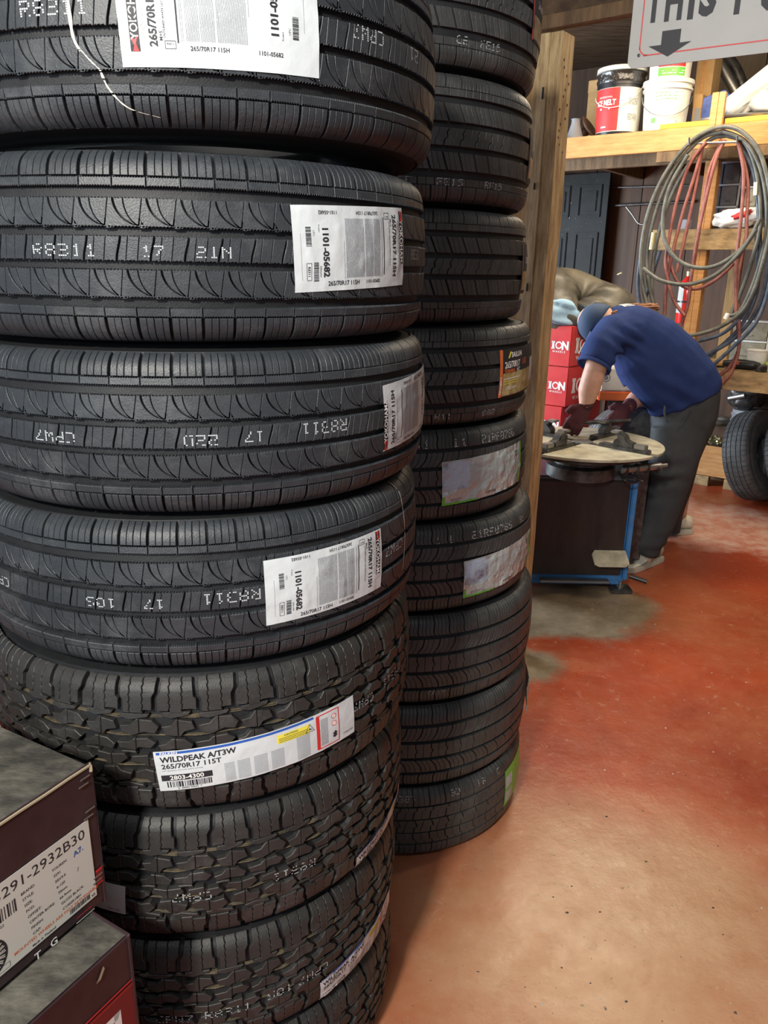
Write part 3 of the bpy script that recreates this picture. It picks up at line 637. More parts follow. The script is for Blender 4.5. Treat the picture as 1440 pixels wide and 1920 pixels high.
def label_f(t, th, z, rot, w=338, h=74, seed=2, wr=1.0, out=None, cut=None):
    fn = on_tyre(t, TF, th, z, 1.2, wr, rot, seed); s = sheet('paper_label', 'paper', fn, t, w, h, 70, 12, out); s['label'] = 'long white label with blue stripe and small red and yellow boxes'
    p = Print(); k = w/338
    def c(x): return x*k
    p.rect(c(-40), 33.4, c(250), 4.2, 'inkblue'); p.text('FALKEN', c(-146), 33.4, 5.6, 'whitep', 0, .02, lift=.3, sx=1.35)
    p.text('WILDPEAK A/T3W', c(-160), 22, 13.5, 'ink', 0, .03, 'LEFT', sx=1.03); p.text('265/70R17 115T', c(-160), 9.5, 12, 'ink', 0, .022, 'LEFT', sx=1.12)
    p.text('LEFT SIDEWALL OUTLINE WHITE LETTERS', c(-160), 1.5, 3, 'inkg', 0, 0, 'LEFT', sx=1.1)
    p.rect(c(-124), -12, c(78), 11, 'ink'); p.text('2803-4300', c(-124), -12, 11, 'whitep', 0, .02, lift=.3, sx=1.1)
    p.barcode(c(-122), -25, c(68), 11, 'ink', 0, 5); p.text('8  48983 00625  7', c(-122), -33, 5, 'ink')
    for a, b_ in ((-66, -50), (-46, -26), (-20, 2), (8, 30), (52, 76)): p.lines(c(a), c(b_), -33, 1 if a < 40 else 10, 2.1, .7, 'inkg', False, a+99)
    p.rect(c(48), 18, c(56), 16, 'inkyel'); p.text('CAUTION!', c(44), 23, 5, 'ink', 0, .01, lift=.3); 
    for yy in (18.5, 15.5, 12.5): p.rect(c(48), yy, c(50), .8, 'ink', .3)
    p.frame(c(112), 0, c(44), 64, 1.8, 'inkred'); p.rect(c(93), 0, c(5), 64, 'inkred')
    p.lines(c(98), c(112), -28, 24, 1.6, .6, 'inkg', True, 4)
    for yy in (20, 6):
        p.poly([(c(124)+5*math.cos(a), yy+5*math.sin(a)) for a in np.linspace(0, 6.1, 18)], 'inkred', .1); p.poly([(c(124)+3.9*math.cos(a), yy+3.9*math.sin(a)) for a in np.linspace(0, 6.1, 18)], 'whitep', .25); p.rect(c(124), yy, 7, .9, 'inkred', .4, .8)
    for yy in (-14, -19): p.poly([(c(120), yy), (c(126), yy+5), (c(130), yy), (c(125), yy-4)], 'ink', .1)
    for a in range(3):
        an = [(c(77), 25), (c(69), 11), (c(85), 11)]; x0, y0 = an[a]; x1, y1 = an[(a+1) % 3]; p.rect((x0+x1)/2, (y0+y1)/2, math.hypot(x1-x0, y1-y0), .7, 'ink', .1, math.atan2(y1-y0, x1-x0))
    p.poly([(c(73), 13), (c(77), 18), (c(82), 13), (c(77), 15)], 'ink', .1)
    p.text('TT80/2789', c(154), -26, 5, 'inkg', 0, .01)
    o = p.build('label_print', fn, s, .35); return s
label_f(near[4], -65.4, -.022, R(4.0))
# small corner of a white label beside the carton on the next tyre down
fn = on_tyre(near[5], TF, -104.0, -.028, 1.2, .8, R(-6), 5); s = sheet('paper_label', 'paper', fn, near[5], 300*.28, 62, 12, 8); s['label'] = 'end of a white label beside the carton'
p = Print(); p.text('T8001/23', 20, -24, 6, 'inkg', 0, .01); p.build('label_print', fn, s, .35)
label_f(near[5], -18, -.093, R(8), 260, 62, 7, 2.2)
label_f(near[6], -31, -.074, R(6), 252, 62, 11, 2.4, lambda x, y: (x, y+3*math.sin(x*.08)))
fn = on_tyre(near[6], TF, -49.5, -.115, 1.5, 2.5, R(10), 3); 
# chalk lines
def chalk(t, ty, pts, wd, seed):
    vs = []; fs = []; pc = catmull([(a, b_, 0) for a, b_ in pts], 10); zc = t.location.z
    for i, p in enumerate(pc):
        fn = on_tyre(t, ty, p.x, p.y-zc, .7); wv = wd*(.6+.6*noise.noise(Vector((i*.35, seed, 0)))); vs += [fn(-wv, 0, 0), fn(wv, 0, 0)]
    for i in range(len(pc)-1):
        if noise.noise(Vector((i*.7, seed*3, 1))) > -.32: fs.append((2*i, 2*i+1, 2*i+3, 2*i+2))
    me = D.meshes.new('chalk_line'); me.from_pydata(vs, [], fs); me.materials.append(M['chalk']); o = D.objects.new('chalk_line', me); link(o); o.parent = t
chalk(near[0], TA, [(-95.7, 1.92), (-95.7, 1.8636), (-94.64, 1.8446)], 3, 1)
chalk(near[0], TA, [(-91.74, 1.8254), (-90.65, 1.8061), (-87.75, 1.7867), (-82.63, 1.7778)], 2.2, 2)
chalk(near[0], TA, [(-94.6, 1.846), (-93.2, 1.835), (-91.8, 1.826)], 1.6, 3)
chalk(near[3], TA, [(-22.5, 1.262), (-21, 1.23), (-20, 1.17), (-20.5, 1.10)], 2.0, 4)
S7 = .0
stencil(near[0], TA, [('R8311', -104.5, .004, 17, False, 1.15), ('CPW7', -37.6, .008, 17, True, 1.0), ('21', -24, .006, 17, True, 1)])
stencil(near[1], TA, [('R8311', -106, -.003, 15, False, 1.35), ('17', -85.5, -.003, 14, False, 1.2), ('21N', -76, -.003, 14, False, 1.25), ('RE31', -21.5, .003, 15, False, .8)])
stencil(near[2], TA, [('CPW7', -102.8, -.003, 15, True, 1.25), ('22D', -75, -.003, 15, True, 1.2), ('17', -66, -.001, 15, True, 1.1), ('R8311', -46.9, .003, 18, True, 1.0)])
stencil(near[3], TA, [('CPW7', -125, -.004, 15, True, 1.2), ('10S', -96.4, -.003, 15, True, 1.2), ('17', -86.3, -.002, 15, True, 1.2), ('R8311', -66.6, .003, 17, True, 1.15), ('CPW7', -22, .01, 17, True, 1.1)])
stencil(near[4], TF, [('CPW7', -34, .0, 16, True, 1.0), ('R8311', -19, .006, 17, True, 1.0)], drop=.3)
stencil(near[5], TF, [('CPW7', -78, -.022, 17, True, 1.1), ('R8311', -52, -.018, 17, True, 1.1)], drop=.35)
stencil(near[6], TF, [('CPW7', -92, -.03, 17, False, 1.1), ('R8311', -80, -.026, 17, False, 1.1), ('10S', -58, -.02, 17, True, 1.1), ('CPW7', -47, -.02, 17, True, 1.1)], drop=.3)
stencil(near[7], TF, [('R8311', -82, .05, 17, False, 1.1)], drop=.3)
stencil(far[0], TT, [('11', -92, -.083, 15, False, 1.0), ('NEW', -79, -.083, 15, False, 1.2), ('CE', -64, -.083, 15, False, 1.2), ('FE15', -55, -.083, 15, False, 1.2)], drop=.3)
stencil(far[1], TT, [('NEW', -104, -.088, 15, False, 1.2), ('CE', -82, -.088, 15, False, 1.3), ('FE15', -69, -.088, 15, False, 1.3), ('RF15', -50, -.088, 15, False, 1.2)], drop=.25)
stencil(far[3], TT, [('1', -80, -.09, 15, False, 1), ('H11', -72, -.09, 15, False, 1.2), ('882', -52, -.09, 15, False, 1.2)], drop=.3)
stencil(far[4], TG, [('HS', -84, .084, 20, False, 1.2), ('1', -77, .084, 20, False, 1), ('11', -66, .084, 20, False, 1.3), ('21RF0786', -53, .086, 20, False, 1.0)], drop=.25)
stencil(far[5], TG, [('1', -76, .084, 20, False, 1), ('1', -71, .084, 20, False, 1), ('21RF0786', -61, .086, 20, False, 1.1), ('91', -32, .086, 18, False, 1)], drop=.25)
stencil(far[6], TG, [('CE1R', -80, -.088, 13, False, 1.1)], drop=.4)
stencil(far[8], TH, [('LBEO', -84, .088, 18, True, 1.0), ('CE', -64, .09, 18, True, 1.0), ('LB', -54, .09, 18, False, 1), ('C', -42, .09, 18, False, 1)], drop=.3, m='inkl')
# far labels
def label_green(t, th, z, rot, w, h, seed):
    fn = on_tyre(t, TG, th, z, 1.2, 3.6, rot, seed); s = sheet('film_label', 'paper2', fn, t, w, h, 110, 44); s['label'] = 'wrinkled silvery label with green edges'
    p = Print(); p.rect(w/2-4, 0, 8, h, 'green'); p.rect(-w/2+4, -h/2+11, 8, 22, 'green', .1); p.rect(-w/2+52, -h/2+2.5, 100, 5, 'green', .1)
    p.rect(-w/2+40, h*.16, 72, h*.62, 'photo', .05)
    p.barcode(w/2-38, h*.28, 16, 12, 'ink', math.pi/2, 3); p.lines(w/2-26, w/2-12, -h*.3, h*.32, 4, .9, 'inkg', True, 8)
    p.lines(-w/2+60, w/2-52, -h*.10, h*.36, 4.2, .9, 'inkl', False, 6); p.text('205/55R17', -w/2+40, -h/2+12, 8, 'inkg', 0, .01); p.text('9109710S8', 0, -h/2+12, 8, 'ink', 0, .01) 
    p.frame(30, -h*.22, 130, 16, 1, 'inkl'); p.build('label_print', fn, s, 1.1); return s
label_green(far[4], -48.5, -.008, R(3), 300, 112, 3)
label_green(far[5], -42.0, -.022, R(3), 310, 104, 8)
fn = on_tyre(far[3], TT, -27, .005, 1.2, 1.6, R(1.5), 6); w_, h_ = 260, 116
s = sheet('film_label', 'ink', fn, far[3], w_, h_, 50, 16); s['label'] = 'black and gold label with orange edge'
p = Print(); p.rect(-w_/2+6, 0, 12, h_, 'inkorange'); p.rect(-6, -28, 220, 56, 'gold'); p.rect(84, -8, 60, 60, 'paper', .1); p.text('265/70R17', -72, 20, 22, 'whitep', 0, .02, sx=.78); p.text('115T', -2, 21, 20, 'inkorange', 0, .02, sx=.7)
p.text('SAILUN', -50, 43, 17, 'whitep', 0, .03); p.poly([(-96, 36), (-84, 52), (-78, 50), (-88, 36)], 'inkyel', .1)
p.text('TERRAMAX', -86, 5, 12, 'inkorange', 0, .025, sx=.8); p.text('HLT', -42, 5, 12, 'whitep', 0, .025, sx=.8); p.text('UTQG 600 A A', -72, -38, 11, 'whitep', 0, .01, sx=.8, lift=.2)
p.rect(-72, -14, 80, 2, 'whitep', .3); p.rect(-75, -20, 72, 1.6, 'inkyel', .3); p.rect(-75, -26, 72, 1.6, 'inkyel', .3); p.text('TERRAMAX', -w_/2+6, -30, 9, 'whitep', math.pi/2, .02, lift=.3)
p.build('label_print', fn, s, .5)
for i, (th, z) in enumerate(((-12, .02), (-7, .0), (-9, .0))):
    fn = on_tyre(far[i], TT, th+(-2 if i == 0 else 0), z, 1.2, 2.0, 0, i+12); s = sheet('film_label', 'ink', fn, far[i], 190, 116, 30, 14); s['label'] = 'dark crumpled label with red edge'
    p = Print(); p.rect(-92, 0, 8, 116, 'inkred' if i == 0 else 'rust'); p.text('265/70R17', -20, 20, 20, 'whitep', 0, .02, sx=.8); p.text('115T', 60, 20, 18, 'inkorange', 0, .02, sx=.7); p.rect(0, -30, 170, 46, 'gold'); p.build('label_print', fn, s, .5)
fn = on_tyre(far[7], TG, -4, .0, 9, 5.0, R(2), 31); s = sheet('film_label', 'paper2', fn, far[7], 200, 96, 36, 14); s['label'] = 'white crumpled label peeling at the right'
p = Print(); p.rect(-97, 0, 6, 96, 'green'); p.lines(-80, 70, -40, 40, 6, 1, 'inkl', False, 2); p.build('label_print', fn, s, .5)
fn = on_tyre(far[8], TH, -17, .01, 1.2, 1.2, R(2), 14); s = sheet('film_label', 'green', fn, far[8], 260, 128, 36, 16); s['label'] = 'bright green label with two pale grey fields'
p = Print(); p.rect(-104, -30, 44, 40, 'inkl'); p.rect(-104, 22, 44, 40, 'inkl'); 
for yy in (-30, 22): p.lines(-124, -84, yy-16, yy+16, 4, 1.2, 'paper', False, yy+50)
p.rect(-40, 6, 70, 3, 'paper', .1, .5); p.rect(-10, -24, 60, 3, 'paper', .1, .3); p.build('label_print', fn, s, .5)
#==REST==
# ------------------------------------------------------------------ the two maroon wheel cartons at the lower left
def carton(name, label, group, corner, ang, wd, dp, h, mats, bev=.003):
    """corner: right front lower corner; front runs from it to the left along ang; depth goes behind"""
    ux = Vector((-math.cos(ang), -math.sin(ang), 0)); uy = Vector((-ux.y, ux.x, 0)); uy = -uy if uy.y < 0 else uy
    t = thing(name, label, 'carton', corner, (0, 0, 0), group); t['ux'] = ux; t['uy'] = uy
    b = MB(); vs = [ux*x*wd+uy*y*dp+Vector((0, 0, z*h)) for x in (0, 1) for y in (0, 1) for z in (0, 1)]
    b.add(vs, [(0, 4, 5, 1)], 0); b.add(vs, [(2, 3, 7, 6), (0, 1, 3, 2), (4, 6, 7, 5)], 0); b.add(vs, [(0, 2, 6, 4)], 0); b.add(vs, [(1, 5, 7, 3)], 1)
    me = b.build('carton_body', mats, t)
    bm = bmesh.new(); bm.from_mesh(me.data); bmesh.ops.remove_doubles(bm, verts=bm.verts[:], dist=1e-5); bmesh.ops.bevel(bm, geom=bm.edges[:], offset=bev, segments=2, affect='EDGES'); bmesh.ops.recalc_face_normals(bm, faces=bm.faces[:]); bm.to_mesh(me.data); bm.free()
    return t, ux, uy
c1 = atZ(169, 1434, .94); c1b = atZ(0, 1546, .94); bk = atZ(0, 1345, .94)
ang1 = math.atan2((c1-c1b).y, (c1-c1b).x)
t1, ux, uy = carton('wheel_carton', 'upper maroon wheel carton with large white shipping label and dusty lid', 'stacked maroon wheel cartons', (c1.x, c1.y, .705), ang1, .52, .50, .235, [M['boxdk'], M['boxtop']])
nf = -uy
def front(x, z, e): return -ux*x+Vector((0, 0, z))+nf*(.0012+e)   # x<0 goes left from the right corner (metres)
def onfront(px, py):
    q = onplane(px, py, c1, uy)-Vector((c1.x, c1.y, .705)); return q.dot(-ux), q.z
LA = [onfront(*q) for q in ((163, 1536), (181, 1677), (0, 1829), (0, 1655))]
zt_, zb_ = (LA[0][1]+LA[3][1])/2, (LA[1][1]+LA[2][1])/2; xr = (LA[0][0]+LA[1][0])/2
Lw = .34; Lh = zt_-zb_
def lf(x, y, e): return front(xr+x/1000, zb_+y/1000, e/1000)       # label coordinates in mm from its lower right corner
s = MB(); s.add([lf(0, 0, 0), lf(-340, 0, 0), lf(-340, Lh*1000, 0), lf(0, Lh*1000, 0)]+[lf(0, 0, .4), lf(-340, 0, .4), lf(-340, Lh*1000, .4), lf(0, Lh*1000, .4)], [(4, 5, 6, 7), (0, 1, 5, 4), (1, 2, 6, 5), (2, 3, 7, 6), (3, 0, 4, 7)])
sh = s.build('shipping_label', M['paperw'], t1); Hm = Lh*1000; p = Print()
p.text('3291-2932B30', -8, Hm-17, 22.5, 'ink', 0, 0, 'RIGHT', sx=1.08)
for i, (a, b_) in enumerate((('BRAND:', 'TOUREN'), ('STYLE:', '3291'), ('SIZE:', '20X9.0'), ('PCD:', '6-120'), ('OFFSET:', '30mm'), ('CENTER BORE:', '66.9mm'), ('FINISH:', 'GLOSS BLACK'), ('CAP:', 'C1002R1801'))):
    y = Hm-38-i*10.3; p.text(a, -114+i*1.2, y, 6.0, 'ink', 0, .008, 'LEFT'); p.text(b_, -66+i*1.2, y, 6.0, 'ink', 0, .008, 'LEFT')
p.text('A7.', -22, Hm-38, 12, 'inkblue', .1, .02); p.text('1', -26, Hm-66, 9, 'inkg', -.3, .02)
p.barcode(-164, Hm-46, 84, 20, 'ink', 0, 11); p.text('8 41971 71522', -160, Hm-62, 6, 'ink', 0, 0)
p.text('MOUNTED WHEELS ARE NOT RETURNABLE', -66, 15, 7.0, 'inkorange', 0, .01); p.text('Made in Thailand', -90, 5, 5.4, 'ink', 0, .01); p.barcode(-30, 8, 34, 8, 'ink', 0, 4); p.text('VS', -6, 5, 6, 'ink', 0, .02)
cx, cy, cr_ = -172, 34, 30
p.poly([(cx+cr_*math.cos(a), cy+cr_*math.sin(a)) for a in np.linspace(0, 6.2, 40)], 'ink')
for k in range(20):
    a = 2*math.pi*k/20
    for da, r0, r1 in ((.05, 8, 26), (-.06, 17, 27)): p.rect(cx+math.cos(a+da)*(r0+r1)/2, cy+math.sin(a+da)*(r0+r1)/2, r1-r0, 1.5, 'paperw', .2, a+da)
p.poly([(cx+4*math.cos(a), cy+4*math.sin(a)) for a in np.linspace(0, 6, 12)], 'inkl', .3)
p.frame(-152, 8, 20, 8, .5, 'ink'); p.build('label_print', lambda x, y, e: lf(x, y, e), sh, .6)
p = Print(); fr = lambda x, y, e: front(x/1000, y/1000, e/1000)
zb1 = zb_*1000
p.text('T', -118, zb1-17, 17, 'whitep', 0, .015); p.text('G', -92, zb1-17, 17, 'whitep', 0, .015); p.text('THE WHEEL GROUP', -105, zb1-29, 4, 'whitep'); p.rect(-38, zb1-19, 32, 1.2, 'whitep'); p.rect(-40, zb1-11, 26, 1.2, 'inkred')
p.rect(-6, zb1+28, 14, 26, 'inkred'); p.rect(-6, zb1+28, 14, 19, 'boxred', .1)
p.build('printed_marks', fr, t1, .2)['kind'] = 'stuff'
for z, dx in ((.222, -.012), (.212, -.016), (.168, -.010), (.158, -.014), (.052, -.010), (.044, -.012)):
    b = MB(); q = front(dx, z, .0008); d = -ux
    b.beam(q-d*.008+Vector((0, 0, .000)), q+d*.008, .0016, .0016); b.build('staple', M['steel'], t1)
b = MB(); b.tube([front(-.52+k*.52/14, .2355+.0012*noise.noise(Vector((k*1.3, 0, 0))), -.001) for k in range(15)], .0022, 5); b.build('raw_lid_edge', M['cardedge'], t1)
b = MB(); b.tube([front(0, .225+k*.004, -.001)+uy*(.01*0) for k in range(3)]+[front(0, .237, -.004)], .003, 5); b.build('torn_corner', M['cardedge'], t1)
c2 = atZ(241, 1752, .700); c2b = atZ(45, 1920, .700); ang2 = math.atan2((c2-c2b).y, (c2-c2b).x)*.4+ang1*.6
t2, u2, v2 = carton('wheel_carton', 'lower maroon and red wheel carton under the labelled one, part of a white emblem', 'stacked maroon wheel cartons', (c2.x, c2.y, .465), ang2, .56, .55, .235, [M['boxdk'], M['boxtop']])
fr2 = lambda x, y, e: -u2*x/1000+Vector((0, 0, y/1000))-v2*(.0012+e/1000)
p = Print(); p.poly([(0, 152), (-330, 152), (-330, 6), (0, 6)], 'boxred'); p.rect(-165, 156, 330, 3, 'inkred'); p.rect(-165, 148, 330, 1.2, 'inkred', .1)
for pts in (((-28, 124), (-34, 112), (-150, 112), (-150, 124)), ((-28, 124), (-40, 124), (-40, 92), (-28, 92)), ((-52, 104), (-62, 104), (-62, 40), (-52, 40)), ((-52, 104), (-100, 104), (-100, 94), (-52, 94))):
    p.poly([(x, y) for x, y in pts], 'whitep', .2)
p.build('printed_marks', fr2, t2, .2)['kind'] = 'stuff'
b = MB(); b.add([fr2(-62, 205, 1), fr2(-58, 209, 1), fr2(-48, 224, 1), fr2(-46, 218, 1), fr2(-54, 206, 1)], [(0, 1, 2, 3, 4)]); b.build('torn_spot', M['cardedge'], t2)
for k, lab in ((1, 'maroon wheel carton third down, mostly below the photo frame at left'), ):
    carton('wheel_carton', lab, 'stacked maroon wheel cartons', (c2.x-.01, c2.y+.02, .2305), ang2, .56, .55, .233, [M['boxdk'], M['boxtop']])
b_ = carton('wheel_carton', 'lowest maroon wheel carton on the floor, below the photo frame at left', 'stacked maroon wheel cartons', (c2.x-.01, c2.y+.02, 0), ang2, .56, .55, .230, [M['boxdk'], M['boxtop']])
# ------------------------------------------------------------------ sign
sdir = Vector((.897, -.442, 0)).normalized(); sn = Vector((-sdir.y, sdir.x, 0)); S0 = atY(1176, 131, 2.35)
def sg_(px, py): q = onplane(px, py, S0, sn)-S0; return q.dot(sdir), q.z
t = thing('hanging_sign', 'grey white warning sign with black letters and red border line, hanging over the workshop opening', 'sign', S0)
W_, H_ = .86, .56; rp = []
for cx, cy, a0 in ((W_-.02, H_-.02, 0), (.02, H_-.02, 90), (.02, .02, 180), (W_-.02, .02, 270)):
    rp += [(cx+.02*math.cos(R(a0+k*15)), cy+.02*math.sin(R(a0+k*15))) for k in range(7)]
TL = (R(1.6)); 
def sf(x, y, e): return sdir*(x*math.cos(TL)-y*math.sin(TL)*0)+Vector((0, 0, y+x*math.sin(TL)))-sn*(e+.001)
b = MB(); b.prism([(x, y) for x, y in rp], 0, .004, lambda q: sf(q.x, q.y, q.z)); b.build('sign_panel', M['signw'], t)
p = Print(); fr = lambda x, y, e: sf(x, y, .0045+e)
ins_ = .030; rr_ = []
for cx, cy, a0 in ((W_-.05, H_-.05, 0), (.05, H_-.05, 90), (.05, .05, 180), (W_-.05, .05, 270)):
    rr_ += [(cx+.022*math.cos(R(a0+k*15)), cy+.022*math.sin(R(a0+k*15))) for k in range(7)]
for i in range(len(rr_)):
    x0, y0 = rr_[i-1]; x1, y1 = rr_[i]; p.rect((x0+x1)/2, (y0+y1)/2, math.hypot(x1-x0, y1-y0)*1.03, .0032, 'inkred', 0, math.atan2(y1-y0, x1-x0))
def sletter(ch, x0, x1, yb, hh):
    vs_, fs_ = text2d(ch, 1, .045); X0_, Y0_ = sg_(x0, yb); X1_, _ = sg_(x1, yb); Y0_ -= X0_*math.sin(TL)
    v_ = vs_.copy(); v_[:, 0] = X0_+(v_[:, 0]-v_[:, 0].min())/(v_[:, 0].max()-v_[:, 0].min())*(X1_-X0_); v_[:, 1] = Y0_+(v_[:, 1]-v_[:, 1].min())/(v_[:, 1].max()-v_[:, 1].min())*hh
    p.items.append((v_, fs_, 'ink', 0))
for ch, x0, x1, yb in (('T', 1209, 1239, 46), ('H', 1245, 1277, 42.5), ('I', 1288, 1299, 38.5), ('S', 1308, 1340, 34.5), ('P', 1375, 1405, 29), ('O', 1421, 1455, 24), ('I', 1466, 1477, 20), ('N', 1487, 1520, 16), ('T', 1527, 1558, 12)): sletter(ch, x0, x1, yb, .098)
p.build('border_and_lettering', fr, t, .0004)
ax, ay = sg_(1252, 107); ay -= ax*math.sin(TL); sc_ = .00165
p = Print(); p.poly([(ax+x*.00142, ay+y*.00122) for x, y in ((0, 0), (39, 24), (19, 24), (19, 50), (-14, 50), (-14, 24), (-36, 24))], 'ink'); p.build('arrow', fr, t, .0006)
b = MB(); q = sf(.028, .030, .006); b.lathe([(0.0001, -.002), (.004, -.002), (.004, .001), (.0001, .002)], 10, q, axis=Matrix.Rotation(math.pi/2, 3, sdir)); b.build('screw', M['steeld'], t)
b = MB()
for x in (.2, .7): b.tube([sf(x, H_-.01, .0), sf(x, H_-.01, .0)+Vector((0, 0, .45))], .002, 5)
b.build('hanging_wires', M['steeld'], t)['kind'] = 'stuff'
# ------------------------------------------------------------------ mezzanine shelf, uprights, bench
def brd(name, label, cat, a0, a1, b0, b1, z0, z1, m, group=None, parent=None):
    bb = MB(); c = B((a0+a1)/2, (b0+b1)/2, (z0+z1)/2); bb.box((0, 0, 0), (a1-a0, b1-b0, z1-z0))
    o = bb.build(name, M[m], parent, bevel=.002); o.location = c; o.rotation_euler = (0, 0, ANG)
    if parent: o.matrix_parent_inverse = Matrix.Identity(4)
    if label: tag(o, label, cat, group)
    return o
def grp(name, label, cat, a, b_, z, group=None): return thing(name, label, cat, B(a, b_, z), (0, 0, ANG), group)
def lb(t, name, m, a0, a1, b0, b1, z0, z1, bevel=.002, **k):     # box in wall-frame coordinates as a part of t (which sits in that frame)
    A0 = toB(t.location); bb = MB(); bb.box(((a0+a1)/2-A0[0], (b0+b1)/2-A0[1], (z0+z1)/2-A0[2]), (a1-a0, b1-b0, z1-z0)); return bb.build(name, M[m], t, bevel=bevel)
sh = grp('storage_loft', 'pine storage loft across the workshop carrying buckets and bags', 'shelf', 0, 0, 2.34)
lb(sh, 'front_beam', 'woodh', -1.5, 2.6, 0, .04, 2.335, 2.462)
lb(sh, 'ledger', 'wooddk', -1.5, 2.6, .10, .14, 2.27, 2.40)
for k in (0, 1, 3, 4, 5, 6, 7, 8): lb(sh, 'joist', 'wooddk', -1.45+k*.48, -1.41+k*.48, .14, BW-.02, 2.33, 2.44)
for k in range(7): lb(sh, 'deck_plank', 'wooddk', -1.5, 2.6, .045+k*.195, .045+k*.195+.19, 2.445, 2.463)
ua = toB(atB(1340, 235, -.02))[0]
gr_ = grp('loft_guard_rail', 'yellow edge strip with short double pine stub on the loft front', 'rail', ua, 0, 2.464)
lb(gr_, 'rail_stub', 'woodh', ua-.032, ua+.006, -.035, -.002, 2.36, 2.63); lb(gr_, 'rail_stub', 'woodh', ua+.008, ua+.044, -.035, -.002, 2.36, 2.63)
lb(gr_, 'yellow_edge_strip', 'yellow', .62, ua-.034, .01, .04, 2.464, 2.492); lb(gr_, 'yellow_edge_strip', 'yellow', ua+.046, 2.0, .01, .04, 2.464, 2.492)
up = grp('shelf_rack', 'pine upright with cross shelf standing between loft and workbench', 'shelf', ua, 0, 1.034)
for i in range(2): lb(up, 'upright', 'woodh', ua-.045+i*.040, ua-.006+i*.040, .045, .12, 1.034, 2.27)
lb(up, 'shelf_board', 'woodg', ua-.34, ua+.75, .02, .045, 1.752, 1.875); lb(up, 'shelf_top', 'woodg', ua-.30, ua+.75, .045, .34, 1.845, 1.875)
lb(sh, 'cross_rail', 'wooddk', ua-.33, ua+.36, -.02, .005, 2.27, 2.33)
lb(up, 'back_upright', 'wood', ua+.10, ua+.17, .36, .42, 1.034, 1.86)
bn = grp('workbench', 'greasy timber workbench along the back of the workshop', 'workbench', 1.0, 0, 0)
lb(bn, 'front_board', 'woodg', .62, 2.6, 0, .045, .905, 1.030); 
for k in range(5): lb(bn, 'top_plank', 'woodg', .62, 2.6, .05+k*.2, .245+k*.2, .995, 1.032)
for a in (1.95,): lb(bn, 'leg', 'wooddk', a, a+.09, .06, .15, 0, .99)
# ------------------------------------------------------------------ buckets and clutter on the loft
def bucket(name, label, px, pxw, py_base, h_over, kind, b_=.17, z=2.463, group='plastic pails on the loft'):
    p0 = atB(px, 200, b_); a = toB(p0)[0]; dist = (B(a, b_, z)-CO).dot(_F); r = pxw/2*dist/FPX
    t = thing(name, label, 'bucket', B(a, b_, z), (0, 0, 0), group); h = r*2*h_over; return t, r, h
def cyl_print(p, name, t, rf, hgt, th0, m_per):      # print on a bucket wall, x in metres of arc
    fn = lambda x, y, e: Vector(((rf(y)+.0012+e)*math.cos(th0+x/rf(y)), (rf(y)+.0012+e)*math.sin(th0+x/rf(y)), y)); return p.build(name, fn, t, .0003)
vd = math.atan2(-5.3, -1.6)
t, r, h = bucket('bucket', 'black pail with white lid and red and white wrap label on the loft', 1161, 84, 250, 1.36, 0)
rf = lambda z: r*(.90+.10*z/h)
b = MB(); b.lathe([(.001, 0), (rf(0), 0), (rf(.02), .006), (rf(h*.72), h*.72), (rf(h*.72)+.006, h*.72), (rf(h*.76)+.006, h*.76), (rf(h*.76), h*.765), (rf(h*.9), h*.9), (.001, h*.9)], 40); b.build('pail_body', M['black'], t, 40)
b = MB(); b.lathe([(rf(h*.745)+.004, h*.75), (rf(h*.8)+.012, h*.80), (rf(h*.85)+.004, h*.85), (rf(h*.9)+.012, h*.90), (rf(h*.9), h*.92)], 40); b.build('shrink_film', M['film'], t, 60)
b = MB(); b.lathe([(.001, h), (r*.97, h), (r*1.06, h*.985), (r*1.07, h*.925), (r*.99, h*.92), (.001, h*.93)], 40); b.build('lid', M['white'], t, 40)
def wrap(t, name, m, z0, z1, a0, a1, rf, off=.001, n=28, skew=0):
    bb = MB(); vs = []
    for o_ in (0, .0008):
        for z, sk in ((z0, 0), (z1, skew)):
            for k in range(n+1):
                a = vd+a0+(a1-a0)*k/n+(sk if k == n else 0); vs.append(((rf(z)+off+o_)*math.cos(a), (rf(z)+off+o_)*math.sin(a), z))
    N1 = n+1; fs = []
    for k in range(n): fs += [(2*N1+k, 2*N1+k+1, 3*N1+k+1, 3*N1+k), (k+1, k, N1+k, N1+k+1), (k, k+1, 2*N1+k+1, 2*N1+k), (N1+k+1, N1+k, 3*N1+k, 3*N1+k+1)]
    bb.add(vs, fs); return bb.build(name, M[m], t, 30)
lab_w = wrap(t, 'wrap_label', 'white', h*.05, h*.68, -1.75, 1.6, rf); lab_r = wrap(t, 'red_field', 'inkred', h*.06, h*.675, -1.75, .02, rf, .0022)
bpy_ = Print(); bpy_.text('ICE MELT', -r*.62, h*.47, r*.30, 'whitep', 0, .03, sx=.8); bpy_.text('PROFESSIONAL', -r*.62, h*.55, r*.10, 'whitep'); bpy_.rect(-r*.62, h*.385, r*.5, h*.03, 'whitep')
bpy_.poly([(r*.0, h*.40), (r*.42, h*.62), (r*.50, h*.58), (r*.12, h*.34)], 'whitep', .0004)
bpy_.rect(-r*.62, h*.12, r*.26, h*.02, 'whitep')
for yy in (.44, .22): bpy_.lines(r*.42, r*.86, h*yy, h*(yy+.09), .008, .003, 'inkg', False, int(yy*100), gap=.004)
cyl_print(bpy_, 'label_print', t, lambda z: rf(z)+.0036, h, vd, 1)
b = MB(); pts = [Vector(((r+.006)*math.cos(vd+a), (r+.006)*math.sin(vd+a), h*(.74-.34*math.sin((a+1.5)/3.0*math.pi)+.10*a))) for a in np.linspace(-1.5, 1.5, 24)]; b.tube(pts, .0025, 6); b.build('wire_handle', M['white'], t, 40)
